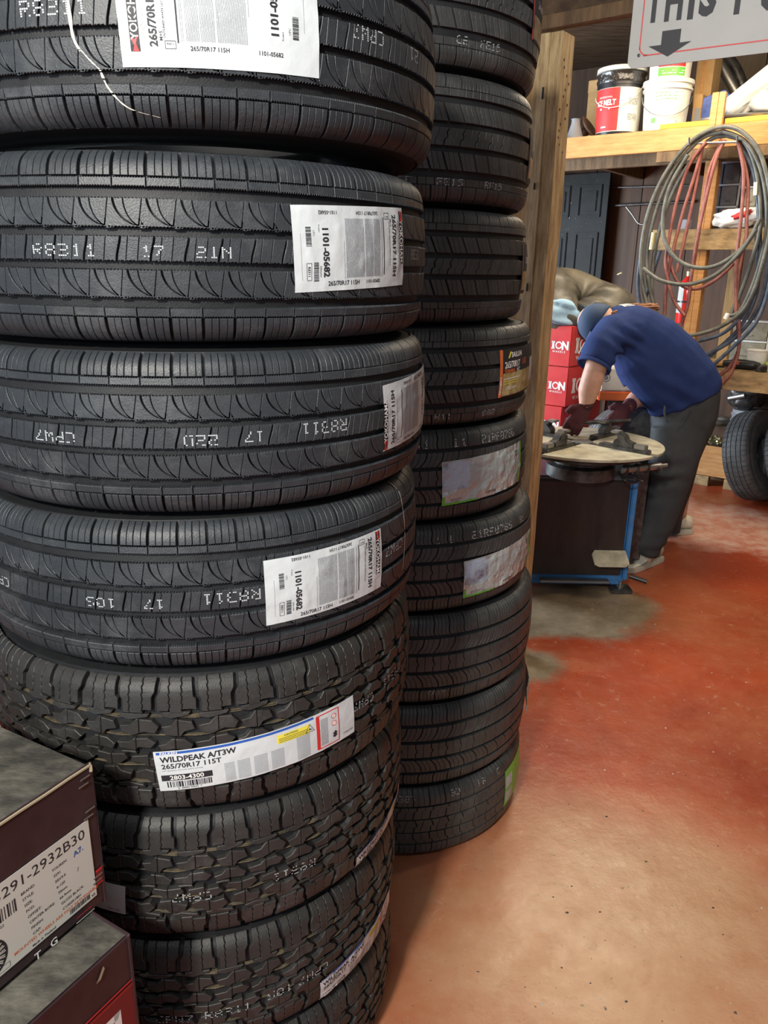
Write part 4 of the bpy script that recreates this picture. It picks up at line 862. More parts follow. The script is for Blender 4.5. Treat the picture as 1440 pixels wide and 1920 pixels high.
t, r2, h2 = bucket('bucket', 'white pail with white lid and faded green print, beside the black pail', 1249, 84, 250, 1.02, 1, .16)
rg = lambda z: r2*(.88+.12*z/h2)
b = MB(); b.lathe([(.001, 0), (rg(0), 0), (rg(.01), .005), (rg(h2*.80), h2*.80), (rg(h2*.8)+.010, h2*.80), (rg(h2*.84)+.010, h2*.84), (rg(h2*.84)+.003, h2*.845), (rg(h2*.93), h2*.93), (.001, h2*.93)], 40); b.build('pail_body', M['white'], t, 35)
b = MB(); b.lathe([(.001, h2*.98), (r2*.9, h2*.98), (r2*.95, h2), (r2*1.07, h2*.995), (r2*1.08, h2*.915), (r2*.99, h2*.91), (.001, h2*.92)], 40); b.build('lid', M['white'], t, 35)
q = Print()
for k, yy in enumerate((.72, .66, .60, .54, .40, .34)): q.lines(-r2*.5, r2*.4, h2*yy, h2*yy+.004, .01, .004, 'green' if k < 3 else 'inkl', False, k+4, gap=.004)
q.rect(-r2*.52, h2*.2, .03, .03, 'green'); q.rect(r2*.3, h2*.17, .06, .004, 'inkred'); cyl_print(q, 'label_print', t, rg, h2, vd, 1)
b = MB(); pts = [Vector(((r2+.006)*math.cos(vd+a), (r2+.006)*math.sin(vd+a), h2*(.72-.46*math.sin((a+1.6)/3.2*math.pi)))) for a in np.linspace(-1.6, 1.6, 24)]; b.tube(pts, .0028, 6); b.build('wire_handle', M['steel'], t, 40)
t = thing('bucket', 'white pail with red and green label stacked on another pail, top behind the sign', 'bucket', t.location+Vector((0, 0, h2+.001)), (0, 0, 0), 'plastic pails on the loft')
r3, h3 = r2*.93, h2*.9; r3f = lambda z: r3*(.90+.10*z/h3)
b = MB(); b.lathe([(.001, 0), (r3f(0), 0), (r3f(.01), .004), (r3f(h3*.8), h3*.8), (r3f(h3*.8)+.008, h3*.81), (r3f(h3)+.008, h3*.97), (.001, h3)], 36); b.build('pail_body', M['white'], t, 35)
wrap(t, 'red_field', 'inkred', h3*.24, h3*.55, -.62, .75, r3f); wrap(t, 'green_field', 'green', h3*.05, h3*.22, -.62, .75, r3f)
q = Print(); q.rect(.02, h3*.36, .12, .03, 'whitep'); q.lines(-.05, .10, h3*.10, h3*.18, .014, .005, 'whitep', False, 3, gap=.004); cyl_print(q, 'label_print', t, lambda z: r3f(z)+.002, h3, vd, 1)
def wbox(name, label, cat, px0, px1, py0, py1, b_, dep, m, group=None, rz=0, z0=None):
    p0 = toB(atB(px0, py1, b_)); p1 = toB(atB(px1, py1, b_)); p2 = toB(atB(px0, py0, b_)); zz = z0 if z0 is not None else min(p0[2], p1[2]); h = p2[2]-zz
    t = grp(name, label, cat, (p0[0]+p1[0])/2, b_+dep/2, zz, group); bb = MB(); bb.box((0, 0, h/2), (p1[0]-p0[0], dep, h), rz); bb.build('body', M[m], t, bevel=.003); return t, p1[0]-p0[0], h
t, wd, h = wbox('cardboard_box', 'brown cardboard box standing behind the black pail on the loft', 'box', 1098, 1128, 152, 232, .42, .2, 'cardb', 'boxes on the loft', z0=2.463)
bb = MB(); bb.box((0, -.102, h*.9), (wd*1.02, .004, h*.18)); bb.build('flap', M['cardb'], t)
t, wd, h = wbox('cardboard_box', 'tall brown carton behind the white pails on the loft', 'box', 1294, 1326, 96, 225, .40, .16, 'cardb', 'boxes on the loft', z0=2.463)
bb = MB(); bb.box((-wd*.05, -.0815, h*.5), (.02, .003, h*.98)); bb.build('tape', M['woodh'], t)
t, wd, h = wbox('small_carton', 'small worn carton leaning beside the white pail on the loft', 'box', 1296, 1312, 178, 226, .28, .1, 'cardb', 'boxes on the loft', z0=2.463)
bb = MB(); bb.box((wd*.1, -.052, h*.4), (wd*.6, .003, h*.5)); bb.build('printed_side', M['inkg'], t)
# chips bag, metal arm, round bin rim, feed bags
def blobmesh(name, m, parent, c, size, seed=0, amp=.12, rot=(0, 0, 0), sub=4, freq=1.4, flat=None, folds=0):
    bm = bmesh.new(); bmesh.ops.create_icosphere(bm, subdivisions=sub, radius=1); q = Matrix.Rotation(rot[2], 3, 'Z') @ Matrix.Rotation(rot[1], 3, 'Y') @ Matrix.Rotation(rot[0], 3, 'X')
    for v in bm.verts:
        d = v.co.copy(); k = 1+amp*noise.noise(d*freq+Vector((seed, seed*2, 0)))+folds*.5*noise.noise(Vector((d.x*2+seed, d.y*9, d.z*9)))
        e = Vector((math.copysign(abs(d.x)**.7, d.x), math.copysign(abs(d.y)**.7, d.y), math.copysign(abs(d.z)**.75, d.z)))*k
        e = Vector((e.x*size[0], e.y*size[1], e.z*size[2])); e = q @ e
        if flat is not None and e.z < flat: e.z = flat
        v.co = e
    me = D.meshes.new(name); bm.to_mesh(me); bm.free(); me.materials.append(M[m]); me.polygons.foreach_set('use_smooth', [True]*len(me.polygons))
    o = D.objects.new(name, me); link(o); o.location = c
    if parent: o.parent = parent
    return o
def pxB(px, py, b_): return atB(px, py, b_)
t = grp('chip_bag', 'blue and yellow plastic packet on the loft behind the yellow edge', 'packet', *toB(pxB(1335, 222, .33))[:2], 2.463)
blobmesh('packet_film', 'bluebag', t, (0, 0, .12), (.13, .02, .10), 2, .2, (0.2, -.5, 0)); blobmesh('yellow_print', 'yellow', t, (.035, -.022, .085), (.08, .008, .016), 4, .2, (.2, -.5, 0), 3)
t = grp('steel_pan', 'dark round steel pan lying flat on the loft under the blue packet', 'pan', *toB(pxB(1400, 225, .36))[:2], 2.463)
b = MB(); b.lathe([(.001, .012), (.30, .015), (.33, .03), (.35, .045), (.35, .035), (.33, .002), (.001, .001)], 40); b.build('pan_disc', M['steeld'], t, 40)
b = MB(); b.lathe([(.352, .035), (.356, .045), (.352, .05), (.346, .045)], 40, closed=True); b.build('rim', M['steel'], t, 60)
t = grp('bent_steel_arm', 'curved dark steel arm leaning against the loft wall', 'machine part', *toB(pxB(1385, 200, .6))[:2], 2.463)
pts = [pxB(x, y, .62) for x, y in ((1343, 108), (1362, 140), (1378, 168), (1392, 196), (1402, 212))]
b = MB(); b.tube(catmull(pts, 5), .034, 8); b.build('front_bar', M['steel'], t, 50, world=True)
pts = [pxB(x, y, .68) for x, y in ((1350, 100), (1374, 120), (1392, 160), (1402, 212))]
b = MB(); b.tube(catmull(pts, 5), .034, 8); b.build('rear_bar', M['steeld'], t, 50, world=True)
t = grp('feed_bag', 'upper white woven sack with red and blue print, lying on the loft', 'bag', *toB(pxB(1440, 190, .25))[:2], 2.52, 'white sacks on the loft')
blobmesh('sack', 'bagw', t, (0, 0, .16), (.30, .16, .095), 5, .15, (0, -.62, 0), 5, folds=.14)
q = MB()
def sack_patch(px, py, rad, m):
    c = pxB(px, py, .075); bb = MB(); n = 14; bb.add([c]+[c+EA*rad*1.4*math.cos(2*math.pi*k/n)+Vector((0, 0, rad*math.sin(2*math.pi*k/n))) for k in range(n)], [(0, k+1, (k+1) % n+1) for k in range(n)]); return bb
t = grp('feed_bag', 'lower plump white sack on the loft edge at the right of the photo', 'bag', *toB(pxB(1440, 215, .2))[:2], 2.49, 'white sacks on the loft')
blobmesh('sack', 'bagw', t, (.02, 0, .085), (.13, .13, .075), 9, .15, (0, .1, 0), 4, folds=.08)
t = grp('funnel', 'grey dirty funnel standing on the loft beside the timber post', 'funnel', *toB(pxB(1078, 250, .12))[:2], 2.463)
b = MB(); b.lathe([(.055, 0), (.06, .004), (.045, .05), (.03, .10), (.028, .125), (.033, .13), (.022, .125), (.025, .09), (.05, .0)], 24); b.build('cone', M['inkg'], t, 50)
t = grp('rusty_disc', 'rusty brown dish shaped part leaning beside the funnel on the loft', 'machine part', *toB(pxB(1100, 240, .2))[:2], 2.463)
b = MB(); b.lathe([(.03, -.05), (.035, .0), (.075, .02), (.085, .028), (.075, .03), (.03, .015), (.001, .012)], 24, (0, 0, .07), axis=Matrix.Rotation(R(55), 3, 'Y')); b.build('dish', M['rust'], t, 50)
# ------------------------------------------------------------------ black panelled door leaning on the wall
dl = toB(pxB(1050, 318, 1.30)); dr = toB(pxB(1146, 323, 1.30)); dw = .62
t = grp('black_door', 'black six panel door leaning upright against the brown wall', 'door', dr[0]-dw/2, 1.31, 0); dh = dr[2]
bb = MB(); bb.box((0, 0, dh/2), (dw, .035, dh)); bb.build('door_leaf', M['doorblk'], t, bevel=.002)
dzz = [(toB(pxB(1080, y1_, 1.29))[2], toB(pxB(1080, y0_, 1.29))[2]) for y0_, y1_ in ((350, 406), (438, 560), (590, 700))]
for z0, z1 in dzz:
    for x in (-.13, .15):
        w2, zc, h2_ = .095, (z0+z1)/2, (z1-z0)/2
        bb = MB()
        for (ax_, az_, sx_, sz_) in ((0, h2_, w2*2+.02, .02), (0, -h2_, w2*2+.02, .02), (-w2, 0, .02, h2_*2), (w2, 0, .02, h2_*2)): bb.box((x+ax_, -.022, zc+az_), (sx_, .016, sz_))
        bb.build('panel_moulding', M['doorblk'], t, bevel=.005)
        bb = MB(); bb.box((x, -.020, zc), (w2*1.35, .016, h2_*2-.07)); bb.build('raised_panel', M['doorblk'], t, bevel=.006)
rr_ = random.Random(3); bb = MB()
for k in range(60): x, z = rr_.uniform(-.29, .29), rr_.uniform(1.3, dh-.05); q_ = rr_.uniform(.001, .004); bb.box((x, -.0255, z), (q_, .001, q_*rr_.choice((1, 1, 4))))
bb.build('paint_specks', M['speck'], t)['kind'] = 'stuff'
# rail and hook on the back wall
t = grp('wall_rail', 'dark steel rail fixed on the brown wall behind the hoses', 'rail', *toB(pxB(1190, 385, 1.35)))
b = MB(); b.tube([pxB(1140, 386, 1.38), pxB(1300, 378, 1.38)], .012, 8); b.tube([pxB(1140, 352, 1.38), pxB(1300, 348, 1.38)], .006, 6); b.build('rail', M['steeld'], t, 50, world=True)
t = grp('steel_hook', 'thin pale steel hook rod sticking out from the dark wall', 'hook', *toB(pxB(1190, 400, 1.3)))
b = MB(); b.tube(catmull([pxB(x, y, 1.2) for x, y in ((1174, 388), (1185, 402), (1196, 418), (1206, 421))], 4), .006, 8); b.build('rod', M['steel'], t, 50, world=True)
# ------------------------------------------------------------------ organisers, white bag on the rack shelf
def organiser(label, px0, px1, py0, py1, b_, m1, m2, rows, cols, z0):
    p0 = toB(pxB(px0, py1, b_)); p1 = toB(pxB(px1, py1, b_)); zt = toB(pxB(px0, py0, b_))[2]; wd = p1[0]-p0[0]; h = zt-z0
    t = grp('parts_organiser', label, 'organiser', (p0[0]+p1[0])/2, b_+.08, z0, 'parts organisers on the rack shelf'); bb = MB()
    bb.box((0, .07, h/2), (wd, .02, h)); bb.box((-wd/2+.006, 0, h/2), (.012, .15, h)); bb.box((wd/2-.006, 0, h/2), (.012, .15, h))
    for k in range(rows+1): bb.box((0, 0, .006+(h-.012)*k/rows), (wd, .15, .012))
    bb.build('frame', M[m2], t)
    for r_ in range(rows):
        for c_ in range(cols):
            bb = MB(); bw, bh = (wd-.03)/cols, (h-.012)/rows; x = -wd/2+.015+bw*(c_+.5); z = .006+bh*(r_+.5)
            bb.box((x, -.005, z), (bw-.006, .14, bh-.018)); bb.box((x, -.08, z-bh*.2), (bw*.3, .012, .008)); bb.build('drawer', M[m1], t, bevel=.002)
    return t
organiser('tall smoky grey drawer organiser behind the hoses on the rack shelf', 1308, 1378, 306, 422, .16, 'bin', 'binf', 3, 2, 1.876)
organiser('cloudy clear drawer organiser at the right on the rack shelf', 1382, 1438, 350, 425, .14, 'binl', 'bagw', 2, 2, 1.876)
t = grp('white_jar', 'small white jar standing in front of the grey organiser', 'jar', *toB(pxB(1358, 425, .10))[:2], 1.876)
b = MB(); b.lathe([(.001, 0), (.028, 0), (.03, .01), (.03, .075), (.022, .09), (.024, .092), (.024, .11), (.001, .112)], 20); b.build('jar_body', M['white'], t, 40)
t = grp('plastic_bag', 'crumpled white plastic bag with red print on the rack shelf', 'bag', *toB(pxB(1382, 425, .07))[:2], 1.876)
blobmesh('bag_body', 'whitep', t, (0, 0, .062), (.14, .05, .05), 3, .3, (0, -.12, 0), 4, 2.2, folds=.15); blobmesh('red_print', 'inkred', t, (.03, -.04, .077), (.06, .02, .02), 7, .4, (0, -.3, 0), 3, 2)
t = grp('clear_tray', 'small pale tray at the left end of the rack shelf', 'tray', *toB(pxB(1285, 428, .1))[:2], 1.876)
bb = MB(); bb.box((0, 0, .03), (.07, .06, .06)); bb.build('tray_body', M['binf'], t, bevel=.004)
# fire extinguisher
c = pxB(1282, 600, .42); a_, b2, z_ = toB(c); t = grp('fire_extinguisher', 'red fire extinguisher hanging behind the hoses', 'extinguisher', a_, b2, z_-.02); zt = toB(pxB(1290, 512, .42))[2]-z_
rx = .058; b = MB(); b.lathe([(.001, 0), (rx*.9, 0), (rx, .012), (rx, zt*.78), (rx*.85, zt*.88), (rx*.4, zt*.97), (.02, zt), (.001, zt)], 28); b.build('cylinder', M['extred'], t, 50)
b = MB(); b.lathe([(.022, zt), (.024, zt+.03), (.012, zt+.045), (.001, zt+.05)], 16); b.build('valve', M['brass'], t, 40)
b = MB(); b.tube([(0, 0, zt+.05), (.02, -.02, zt+.075), (.08, -.05, zt+.08)], .006, 8); b.tube([(0, 0, zt+.03), (.02, -.02, zt+.04), (.08, -.05, zt+.03)], .006, 8); b.build('lever', M['black'], t, 40)
b = MB(); b.lathe([(rx+.002, zt*.44), (rx+.003, zt*.44), (rx+.003, zt*.48), (rx+.002, zt*.48)], 28, closed=True); b.build('strap', M['black'], t)
b = MB(); n = 8; b.add([Vector(((rx+.002)*math.cos(-2.6+k*.13), (rx+.002)*math.sin(-2.6+k*.13), z)) for z in (zt*.22, zt*.78) for k in range(n)], [(k, k+1, k+1+n, k+n) for k in range(n-1)]); b.build('instruction_label', M['bagw'], t)
# ------------------------------------------------------------------ hoses hung on two hooks
t = grp('hose_hooks', 'pair of steel hooks on the loft beam holding the hose coils', 'hook', *toB(pxB(1340, 265, -.03)))
b = MB()
for x0, y0 in ((1294, 268), (1384, 264)):
    b.tube([pxB(x0, y0, .0), pxB(x0-2, y0+2, -.16), pxB(x0-2, y0-10, -.175)], .006, 8); 
    b.build('hook', M['steel'], t, 50, world=True); b = MB()
b.tube([pxB(1290, 269, -.10), pxB(1384, 266, -.10)], .007, 8); b.build('cross_bar', M['steel'], t, 50, world=True)
def hose(name, label, m, strands, r, fittings=(), group='air hoses hung from the loft'):
    p0 = pxB(*strands[0][0][0][0:2], -.08); t = thing('air_hose', label, 'hose', p0, (0, 0, 0), group)
    for bp, closed in strands:
        pts = [pxB(x, y, bb_) for x, y, bb_ in bp]; cs = catmull(pts, 7, closed)
        if closed: cs.append(cs[0])
        b = MB(); b.tube(cs, r, 10, cap=not closed); b.build('loop', M[m], t, 60, world=True)
    for (x0, y0, x1, y1, bb_, rr, mm) in fittings:
        b = MB(); b.tube([pxB(x0, y0, bb_), pxB(x1, y1, bb_)], rr, 10); b.build('fitting', M[mm], t, 40, world=True)
    return t
def strand(pts, b_=-.1, closed=False): return ([(x, y, b_) for x, y in pts], closed)
hose('air_hose', 'thick grey hose forming the big outer coil hung from the loft', 'hoseg', [
    strand([(1352, 238), (1300, 262), (1252, 318), (1218, 390), (1202, 470), (1206, 540), (1222, 590), (1262, 625), (1300, 628), (1352, 612), (1398, 575), (1428, 500), (1446, 400), (1430, 300), (1395, 250)], -.12, True),
    strand([(1356, 246), (1312, 262), (1262, 320), (1230, 395), (1214, 470), (1216, 530), (1234, 600)], -.10),
    strand([(1356, 246), (1400, 268), (1430, 330), (1438, 420), (1420, 510), (1390, 580), (1368, 592)], -.10),
    strand([(1362, 254), (1326, 266), (1278, 330), (1246, 400), (1228, 470), (1222, 540), (1230, 590)], -.075),
    strand([(1362, 254), (1398, 270), (1420, 330), (1426, 420), (1412, 480), (1392, 540), (1370, 590)], -.075),
    strand([(1290, 290), (1256, 350), (1243, 410), (1248, 455), (1272, 488), (1310, 502), (1352, 494), (1398, 458), (1425, 410)], -.14),
    strand([(1206, 503), (1240, 526), (1290, 533), (1340, 516), (1385, 476), (1418, 430)], -.155)], .0125,
    [(1226, 436, 1221, 468, -.13, .016, 'brass'), (1365, 588, 1360, 598, -.12, .014, 'whitep')])
hose('air_hose', 'blue black hose sweeping down at the right of the coil', 'hoseb', [
    strand([(1384, 268), (1412, 320), (1422, 400), (1424, 480), (1404, 570), (1360, 622), (1310, 640)], -.06),
    strand([(1388, 268), (1424, 330), (1436, 420), (1440, 500), (1420, 580), (1370, 640), (1300, 676)], -.05),
    strand([(1450, 420), (1444, 520), (1420, 600), (1370, 655), (1330, 690)], -.09),
    strand([(1202, 470), (1196, 530), (1200, 575)], -.05), strand([(1238, 470), (1222, 520), (1210, 560)], -.04), strand([(1418, 440), (1420, 540), (1390, 610), (1345, 655), (1330, 668)], -.03)], .0115,
    [(1417, 342, 1416, 366, -.09, .011, 'whitep')])
hose('air_hose', 'dull red hose hanging in long narrow loops inside the coil', 'hoser', [
    strand([(1360, 262), (1342, 300), (1322, 380), (1305, 460), (1296, 520), (1290, 570), (1276, 612)], -.09),
    strand([(1356, 262), (1330, 320), (1318, 390), (1308, 450), (1300, 500)], -.075),
    strand([(1324, 266), (1292, 310), (1268, 380), (1254, 450), (1248, 500), (1262, 560), (1284, 592)], -.11),
    strand([(1320, 266), (1302, 330), (1280, 400), (1262, 470), (1250, 530), (1246, 590)], -.09),
    strand([(1318, 268), (1308, 330), (1292, 410), (1276, 480), (1268, 510)], -.07),
    strand([(1384, 266), (1394, 320), (1392, 380), (1386, 440), (1380, 500), (1380, 590)], -.085),
    strand([(1386, 270), (1402, 340), (1400, 410), (1396, 460), (1360, 510), (1310, 541), (1272, 530), (1252, 480)], -.07),
    strand([(1400, 440), (1384, 520), (1386, 600), (1384, 660), (1370, 700), (1350, 722)], -.06), strand([(1380, 590), (1386, 650), (1366, 690), (1345, 705)], -.05)], .0105)
# ------------------------------------------------------------------ things on and under the bench
def zz(px, py, b_): return toB(pxB(px, py, b_))
t = organiser('white framed drawer unit standing at the back of the workbench', 1352, 1438, 598, 662, .55, 'binl', 'whitep', 2, 1, 1.034); t['group'] = 'drawer units'; t.name = 'drawer_unit'
a_, b2, _ = zz(1418, 680, .14); t = grp('plastic_tub', 'small white plastic tub standing on the workbench', 'tub', a_, b2, 1.034); h = .115
b = MB(); b.lathe([(.001, 0), (.048, 0), (.062, h), (.066, h+.002), (.066, h+.008), (.058, h+.006), (.046, .008), (.001, .006)], 28); b.build('tub_body', M['white'], t, 40)
a_, b2, _ = zz(1395, 692, .08); t = grp('air_tool', 'black power tool with orange tip lying on the workbench', 'power tool', a_, b2, 1.034)
b = MB(); b.tube([(-.13, 0, .03), (-.06, 0, .032), (.05, 0, .03), (.09, 0, .028)], [.018, .03, .028, .02], 12); b.tube([(.05, 0, .03), (.09, -.03, .022), (.13, -.06, .018)], .017, 10); b.build('tool_body', M['black'], t, 50)
bb = MB(); bb.box((-.045, -.028, .04), (.03, .02, .022)); bb.build('orange_switch', M['orange'], t, bevel=.002)
a_, b2, _ = zz(1428, 692, .05); t = grp('glass_jar', 'small dark jar beside the white tub on the workbench', 'jar', a_, b2, 1.034)
b = MB(); b.lathe([(.001, 0), (.03, 0), (.032, .005), (.032, .035), (.028, .04), (.001, .04)], 20); b.build('jar_body', M['clutter'], t, 40)
a_, b2, _ = zz(1441, 690, .1); t = grp('lime_cup', 'lime yellow cup at the right edge on the workbench', 'cup', a_, b2, 1.034)
b = MB(); b.lathe([(.001, 0), (.022, 0), (.028, .055), (.024, .055), (.019, .004), (.001, .004)], 20); b.build('cup_body', M['lime'], t, 40)
for k, (px, lab, m, sz) in enumerate(((1368, 'flat wooden offcut lying among tools on the workbench', 'woodh', (.22, .08, .025)), (1345, 'pale flat carton lying behind the dark tools on the workbench', 'cardb', (.2, .12, .03)), (1385, 'long grey spanner bar on the workbench', 'steel', (.24, .025, .014)), (1360, 'dark steel plate on the front edge of the workbench', 'steeld', (.16, .06, .012)))):
    a_, b2, _ = zz(px, 680, .14+.12*(k % 3)); bb = MB(); bb.box((0, 0, sz[2]/2), sz); o = bb.build(('wood_offcut', 'flat_carton', 'spanner_bar', 'steel_plate')[k], M[m], bevel=.002); o.location = B(a_, b2, 1.033); o.rotation_euler = (0, 0, ANG+.3*k); tag(o, lab, ('offcut', 'carton', 'spanner', 'plate')[k])
# crate with studs
a0, b0_, _ = zz(1322, 880, .9); a1 = zz(1372, 880, .9)[0]; t = grp('stud_crate', 'low wooden crate full of brass coloured studs under the workbench', 'crate', zz(1338, 860, 1.0)[0], 1.17, 0); z1_ = zz(1330, 834, 1.02)[2]
cw = .46
for nm, c_, s_ in (('side_board', (0, -.15, z1_*.62), (cw, .02, z1_*.72)), ('side_board', (0, .15, z1_*.62), (cw, .02, z1_*.72)), ('end_board', (-cw/2, 0, z1_*.62), (.02, .3, z1_*.72)), ('end_board', (cw/2, 0, z1_*.62), (.02, .3, z1_*.72)), ('bottom_board', (0, 0, z1_*.28), (cw, .3, .02)), ('skid', (-.12, -.12, z1_*.12), (.2, .06, z1_*.24)), ('skid', (.14, -.12, z1_*.12), (.09, .06, z1_*.24)), ('skid', (0, .12, z1_*.12), (.4, .06, z1_*.24))):
    bb = MB(); bb.box(c_, s_); bb.build(nm, M['woodh' if nm != 'skid' else 'woodg'], t, bevel=.002)
b = MB(); rr_ = random.Random(8)
for k in range(46):
    an = rr_.uniform(0, 6.28); r0 = rr_.uniform(.02, .13); c_ = Vector((r0*math.cos(an)*1.3, r0*math.sin(an)*.8, z1_*(.98)+rr_.uniform(0, .05))); d = Vector((math.cos(an), math.sin(an), rr_.uniform(.1, .8))).normalized()
    b.tube([c_-d*.03, c_+d*.03], .008, 7)
o = b.build('brass_studs', M['brass'], t, 50); o['kind'] = 'stuff'; o2 = MB(); o2.box((0, 0, z1_*.85), (cw-.03, .27, .02)); o2.build('fill_layer', M['clutter'], t)
# coil rims / drums stored below the bench
def disc_stack(label, px, py, b_, r, n, m):
    a_, b2, z_ = zz(px, py, b_); t = grp('steel_drum', label, 'drum', a_, b2, z_, 'drums under the workbench')
    for k in range(n):
        b = MB(); b.lathe([(.001, k*.05), (r, k*.05), (r*1.04, k*.05+.006), (r*1.04, k*.05+.014), (r*.96, k*.05+.02), (r*.96, k*.05+.048), (.001, k*.05+.048)], 30); b.build('ring', M[m], t, 40)
    return t
t = grp('lower_shelf', 'dark low shelf board under the workbench', 'shelf', 1.6, .8, .42); lb(t, 'board', 'wooddk', 1.05, 2.6, 1.16, 1.40, .42, .45)
for x_ in (1.45, 2.5): lb(t, 'leg', 'wooddk', x_, x_+.06, 1.3, 1.36, 0, .42)
disc_stack('pale ribbed steel drum on the dark shelf under the workbench', 1398, 806, 1.27, .12, 3, 'inkg').location.z = .452
blob = grp('motor', 'dark greasy motor casting lying on the shelf under the workbench', 'machine part', *zz(1394, 772, 1.26)[:2], .605); blobmesh('casting', 'steeld', blob, (0, 0, .09), (.12, .09, .085), 3, .4, sub=3, freq=2.5)
b = MB(); b.tube([(-.10, -.09, .08), (.02, -.12, .12)], .02, 10); b.build('bright_shaft', M['steel'], blob, 50)
t = grp('inner_tube_roll', 'flattened dark inner tube lying beside the stud crate', 'inner tube', *zz(1335, 812, 1.26)[:2], .452); b = MB(); b.lathe([(.06+.03*math.cos(a)+.05, .03+.025*math.sin(a)) for a in np.linspace(0, 2*math.pi, 13)[:-1]], 30, closed=True); b.build('ring', M['tube'], t, 60)
# ------------------------------------------------------------------ two worn tyres leaning under the bench end
def small_tyre(label, c, tilt_axis, Rm=.335, hw=.10, lean=12, yaw=0, pos=None, m='rubOld'):
    ty = Tyre(Rm, hw, 56, depth=6); P = ty.P; bl = []
    for sg in (1, -1): bl += [([(x, sg*y) for x, y in q], l, mi) for q, l, mi in rib(P, 55, 100, [(const(0), 3.5)], step=4)]; bl += [([(x, sg*y) for x, y in q], l, mi) for q, l, mi in rib(P, 22, 48, [(lin(0, 30, .5), 2.5)], step=2)]
    bl += rib(P, -16, 16, [(lin(0, 0, .3), 2)], step=2)
    tm = tread_mesh(ty, bl, 'tread', 0, (m,)); cm = casing_mesh(ty, 'casing'); cm.materials[0] = M[m]
    t = thing('tyre', label, 'tyre', c, (0, 0, 0), 'worn tyres under the workbench')
    ax = Vector((math.cos(yaw)*math.cos(lean), math.sin(yaw)*math.cos(lean), math.sin(lean))); q = ax.to_track_quat('Z', 'Y')
    for nm, me in (('casing', cm), ('tread', tm)): o = D.objects.new(nm, me); link(o); o.parent = t; o.location = (0, 0, Rm*math.cos(lean)+hw*abs(math.sin(lean))); o.rotation_mode = 'QUATERNION'; o.rotation_quaternion = q
    b = MB(); b.lathe([(Rm-.185, -.045), (Rm-.18, -.07), (Rm-.16, -.075), (Rm-.16, .075), (Rm-.18, .07), (Rm-.185, .045)], 40, closed=True)
    return t
a_, b2, _ = zz(1440, 925, .50); yw = math.atan2(-.80, -.42)
P1 = onplane(1424, 930, (0, 0, 0), Vector((0, 0, 1))); 
small_tyre('dark worn tyre leaning at the left of the pair under the workbench end', Vector((2.72, 5.52, 0)), None, yaw=R(-50), lean=R(16), Rm=.33, m='rubOld')
small_tyre('blue grey worn tyre leaning in front at the right edge of the photo', Vector((2.93, 5.36, 0)), None, yaw=R(-44), lean=R(20), Rm=.325, m='rubOld')
# ------------------------------------------------------------------ red wheel cartons behind the machine
ia, ib, _ = toB(atB(1080, 700, -.75)); yaw_i = R(-37)
def ion_box(label, px, py_t, py_b, seed):
    pass
cz = [atB(1082, y, -.75).z for y in (598, 682, 766, 850)]
cst = atB(1071, 640, -.75); bh = .247; ztop = atB(1074, 611, -.75).z; k = 0
e1 = Vector((math.cos(R(28)), math.sin(R(28)), 0)); e2 = Vector((-e1.y, e1.x, 0))    # right face runs along e1 (back right), left face along -e2'
eL = Vector((-.80, .60, 0)).normalized(); eR = Vector((.70, .71, 0)).normalized()
for k in range(5):
    z0 = ztop-bh*(k+1)+.0; z0 = z0 if k < 4 else 0.0; jit = (0, .006, -.008, .01, 0)[k]
    base = Vector((cst.x+jit-.006*k, cst.y, z0)); lab = ('red printed wheel carton topmost of its stack behind the man', 'red printed wheel carton second from the top behind the man', 'red printed wheel carton third from the top, behind the turntable', 'red printed wheel carton fourth down, mostly hidden behind the turntable', 'lowest red wheel carton of the stack on the floor')[k]
    t = thing('wheel_carton', lab, 'carton', base, (0, 0, 0), 'red wheel cartons'); hh = bh-.004 if k < 4 else ztop-bh*4-.004
    L_, R_ = .46, .46; vs = [eL*L_*x+eR*R_*y+Vector((0, 0, hh*z)) for x in (0, 1) for y in (0, 1) for z in (0, 1)]
    b = MB(); b.add(vs, [(0, 4, 5, 1), (2, 3, 7, 6), (0, 1, 3, 2), (4, 6, 7, 5), (0, 2, 6, 4), (1, 5, 7, 3)]); b.build('carton_body', M['ion'], t, bevel=.004)
    nL = Vector((eL.y, -eL.x, 0)); nL = nL if nL.y < 0 else -nL; nR = Vector((eR.y, -eR.x, 0)); nR = nR if nR.y < 0 else -nR
    for nm, u_, n_, cx, sc in (('left_face_print', -eL, nL, -.075, .64), ('right_face_print', eR, nR, .15, 1.25)):
        fn = lambda x, y, e, u_=u_, n_=n_: u_*x+Vector((0, 0, y))+n_*(.0012+e)
        p = Print(); s_ = sc; p.rect(cx-.062*s_, hh*.52, .022*s_, .075*s_, 'whitep'); p.rect(cx-.062*s_, hh*.52+.03*s_, .034*s_, .014*s_, 'whitep'); p.rect(cx-.062*s_, hh*.52-.03*s_, .034*s_, .014*s_, 'whitep')
        ringp = [(cx-.005*s_+.036*s_*math.cos(a), hh*.52+.036*s_*math.sin(a)) for a in np.linspace(0, 6.1, 20)]; p.poly(ringp, 'whitep'); p.poly([(cx-.005*s_+.024*s_*math.cos(a), hh*.52+.024*s_*math.sin(a)) for a in np.linspace(0, 6.1, 16)], 'ion', .0004)
        p.text('N', cx+.062*s_, hh*.52, .105*s_, 'whitep', 0, .05, sx=.9); p.text('W H E E L S', cx, hh*.52-.060*s_, .026*s_, 'whitep', 0, .02)
        p.build(nm, fn, t, .0004)
    b = MB(); b.box(vs[1]*.5+Vector((0, 0, 0))*0, (.001, .001, .001))
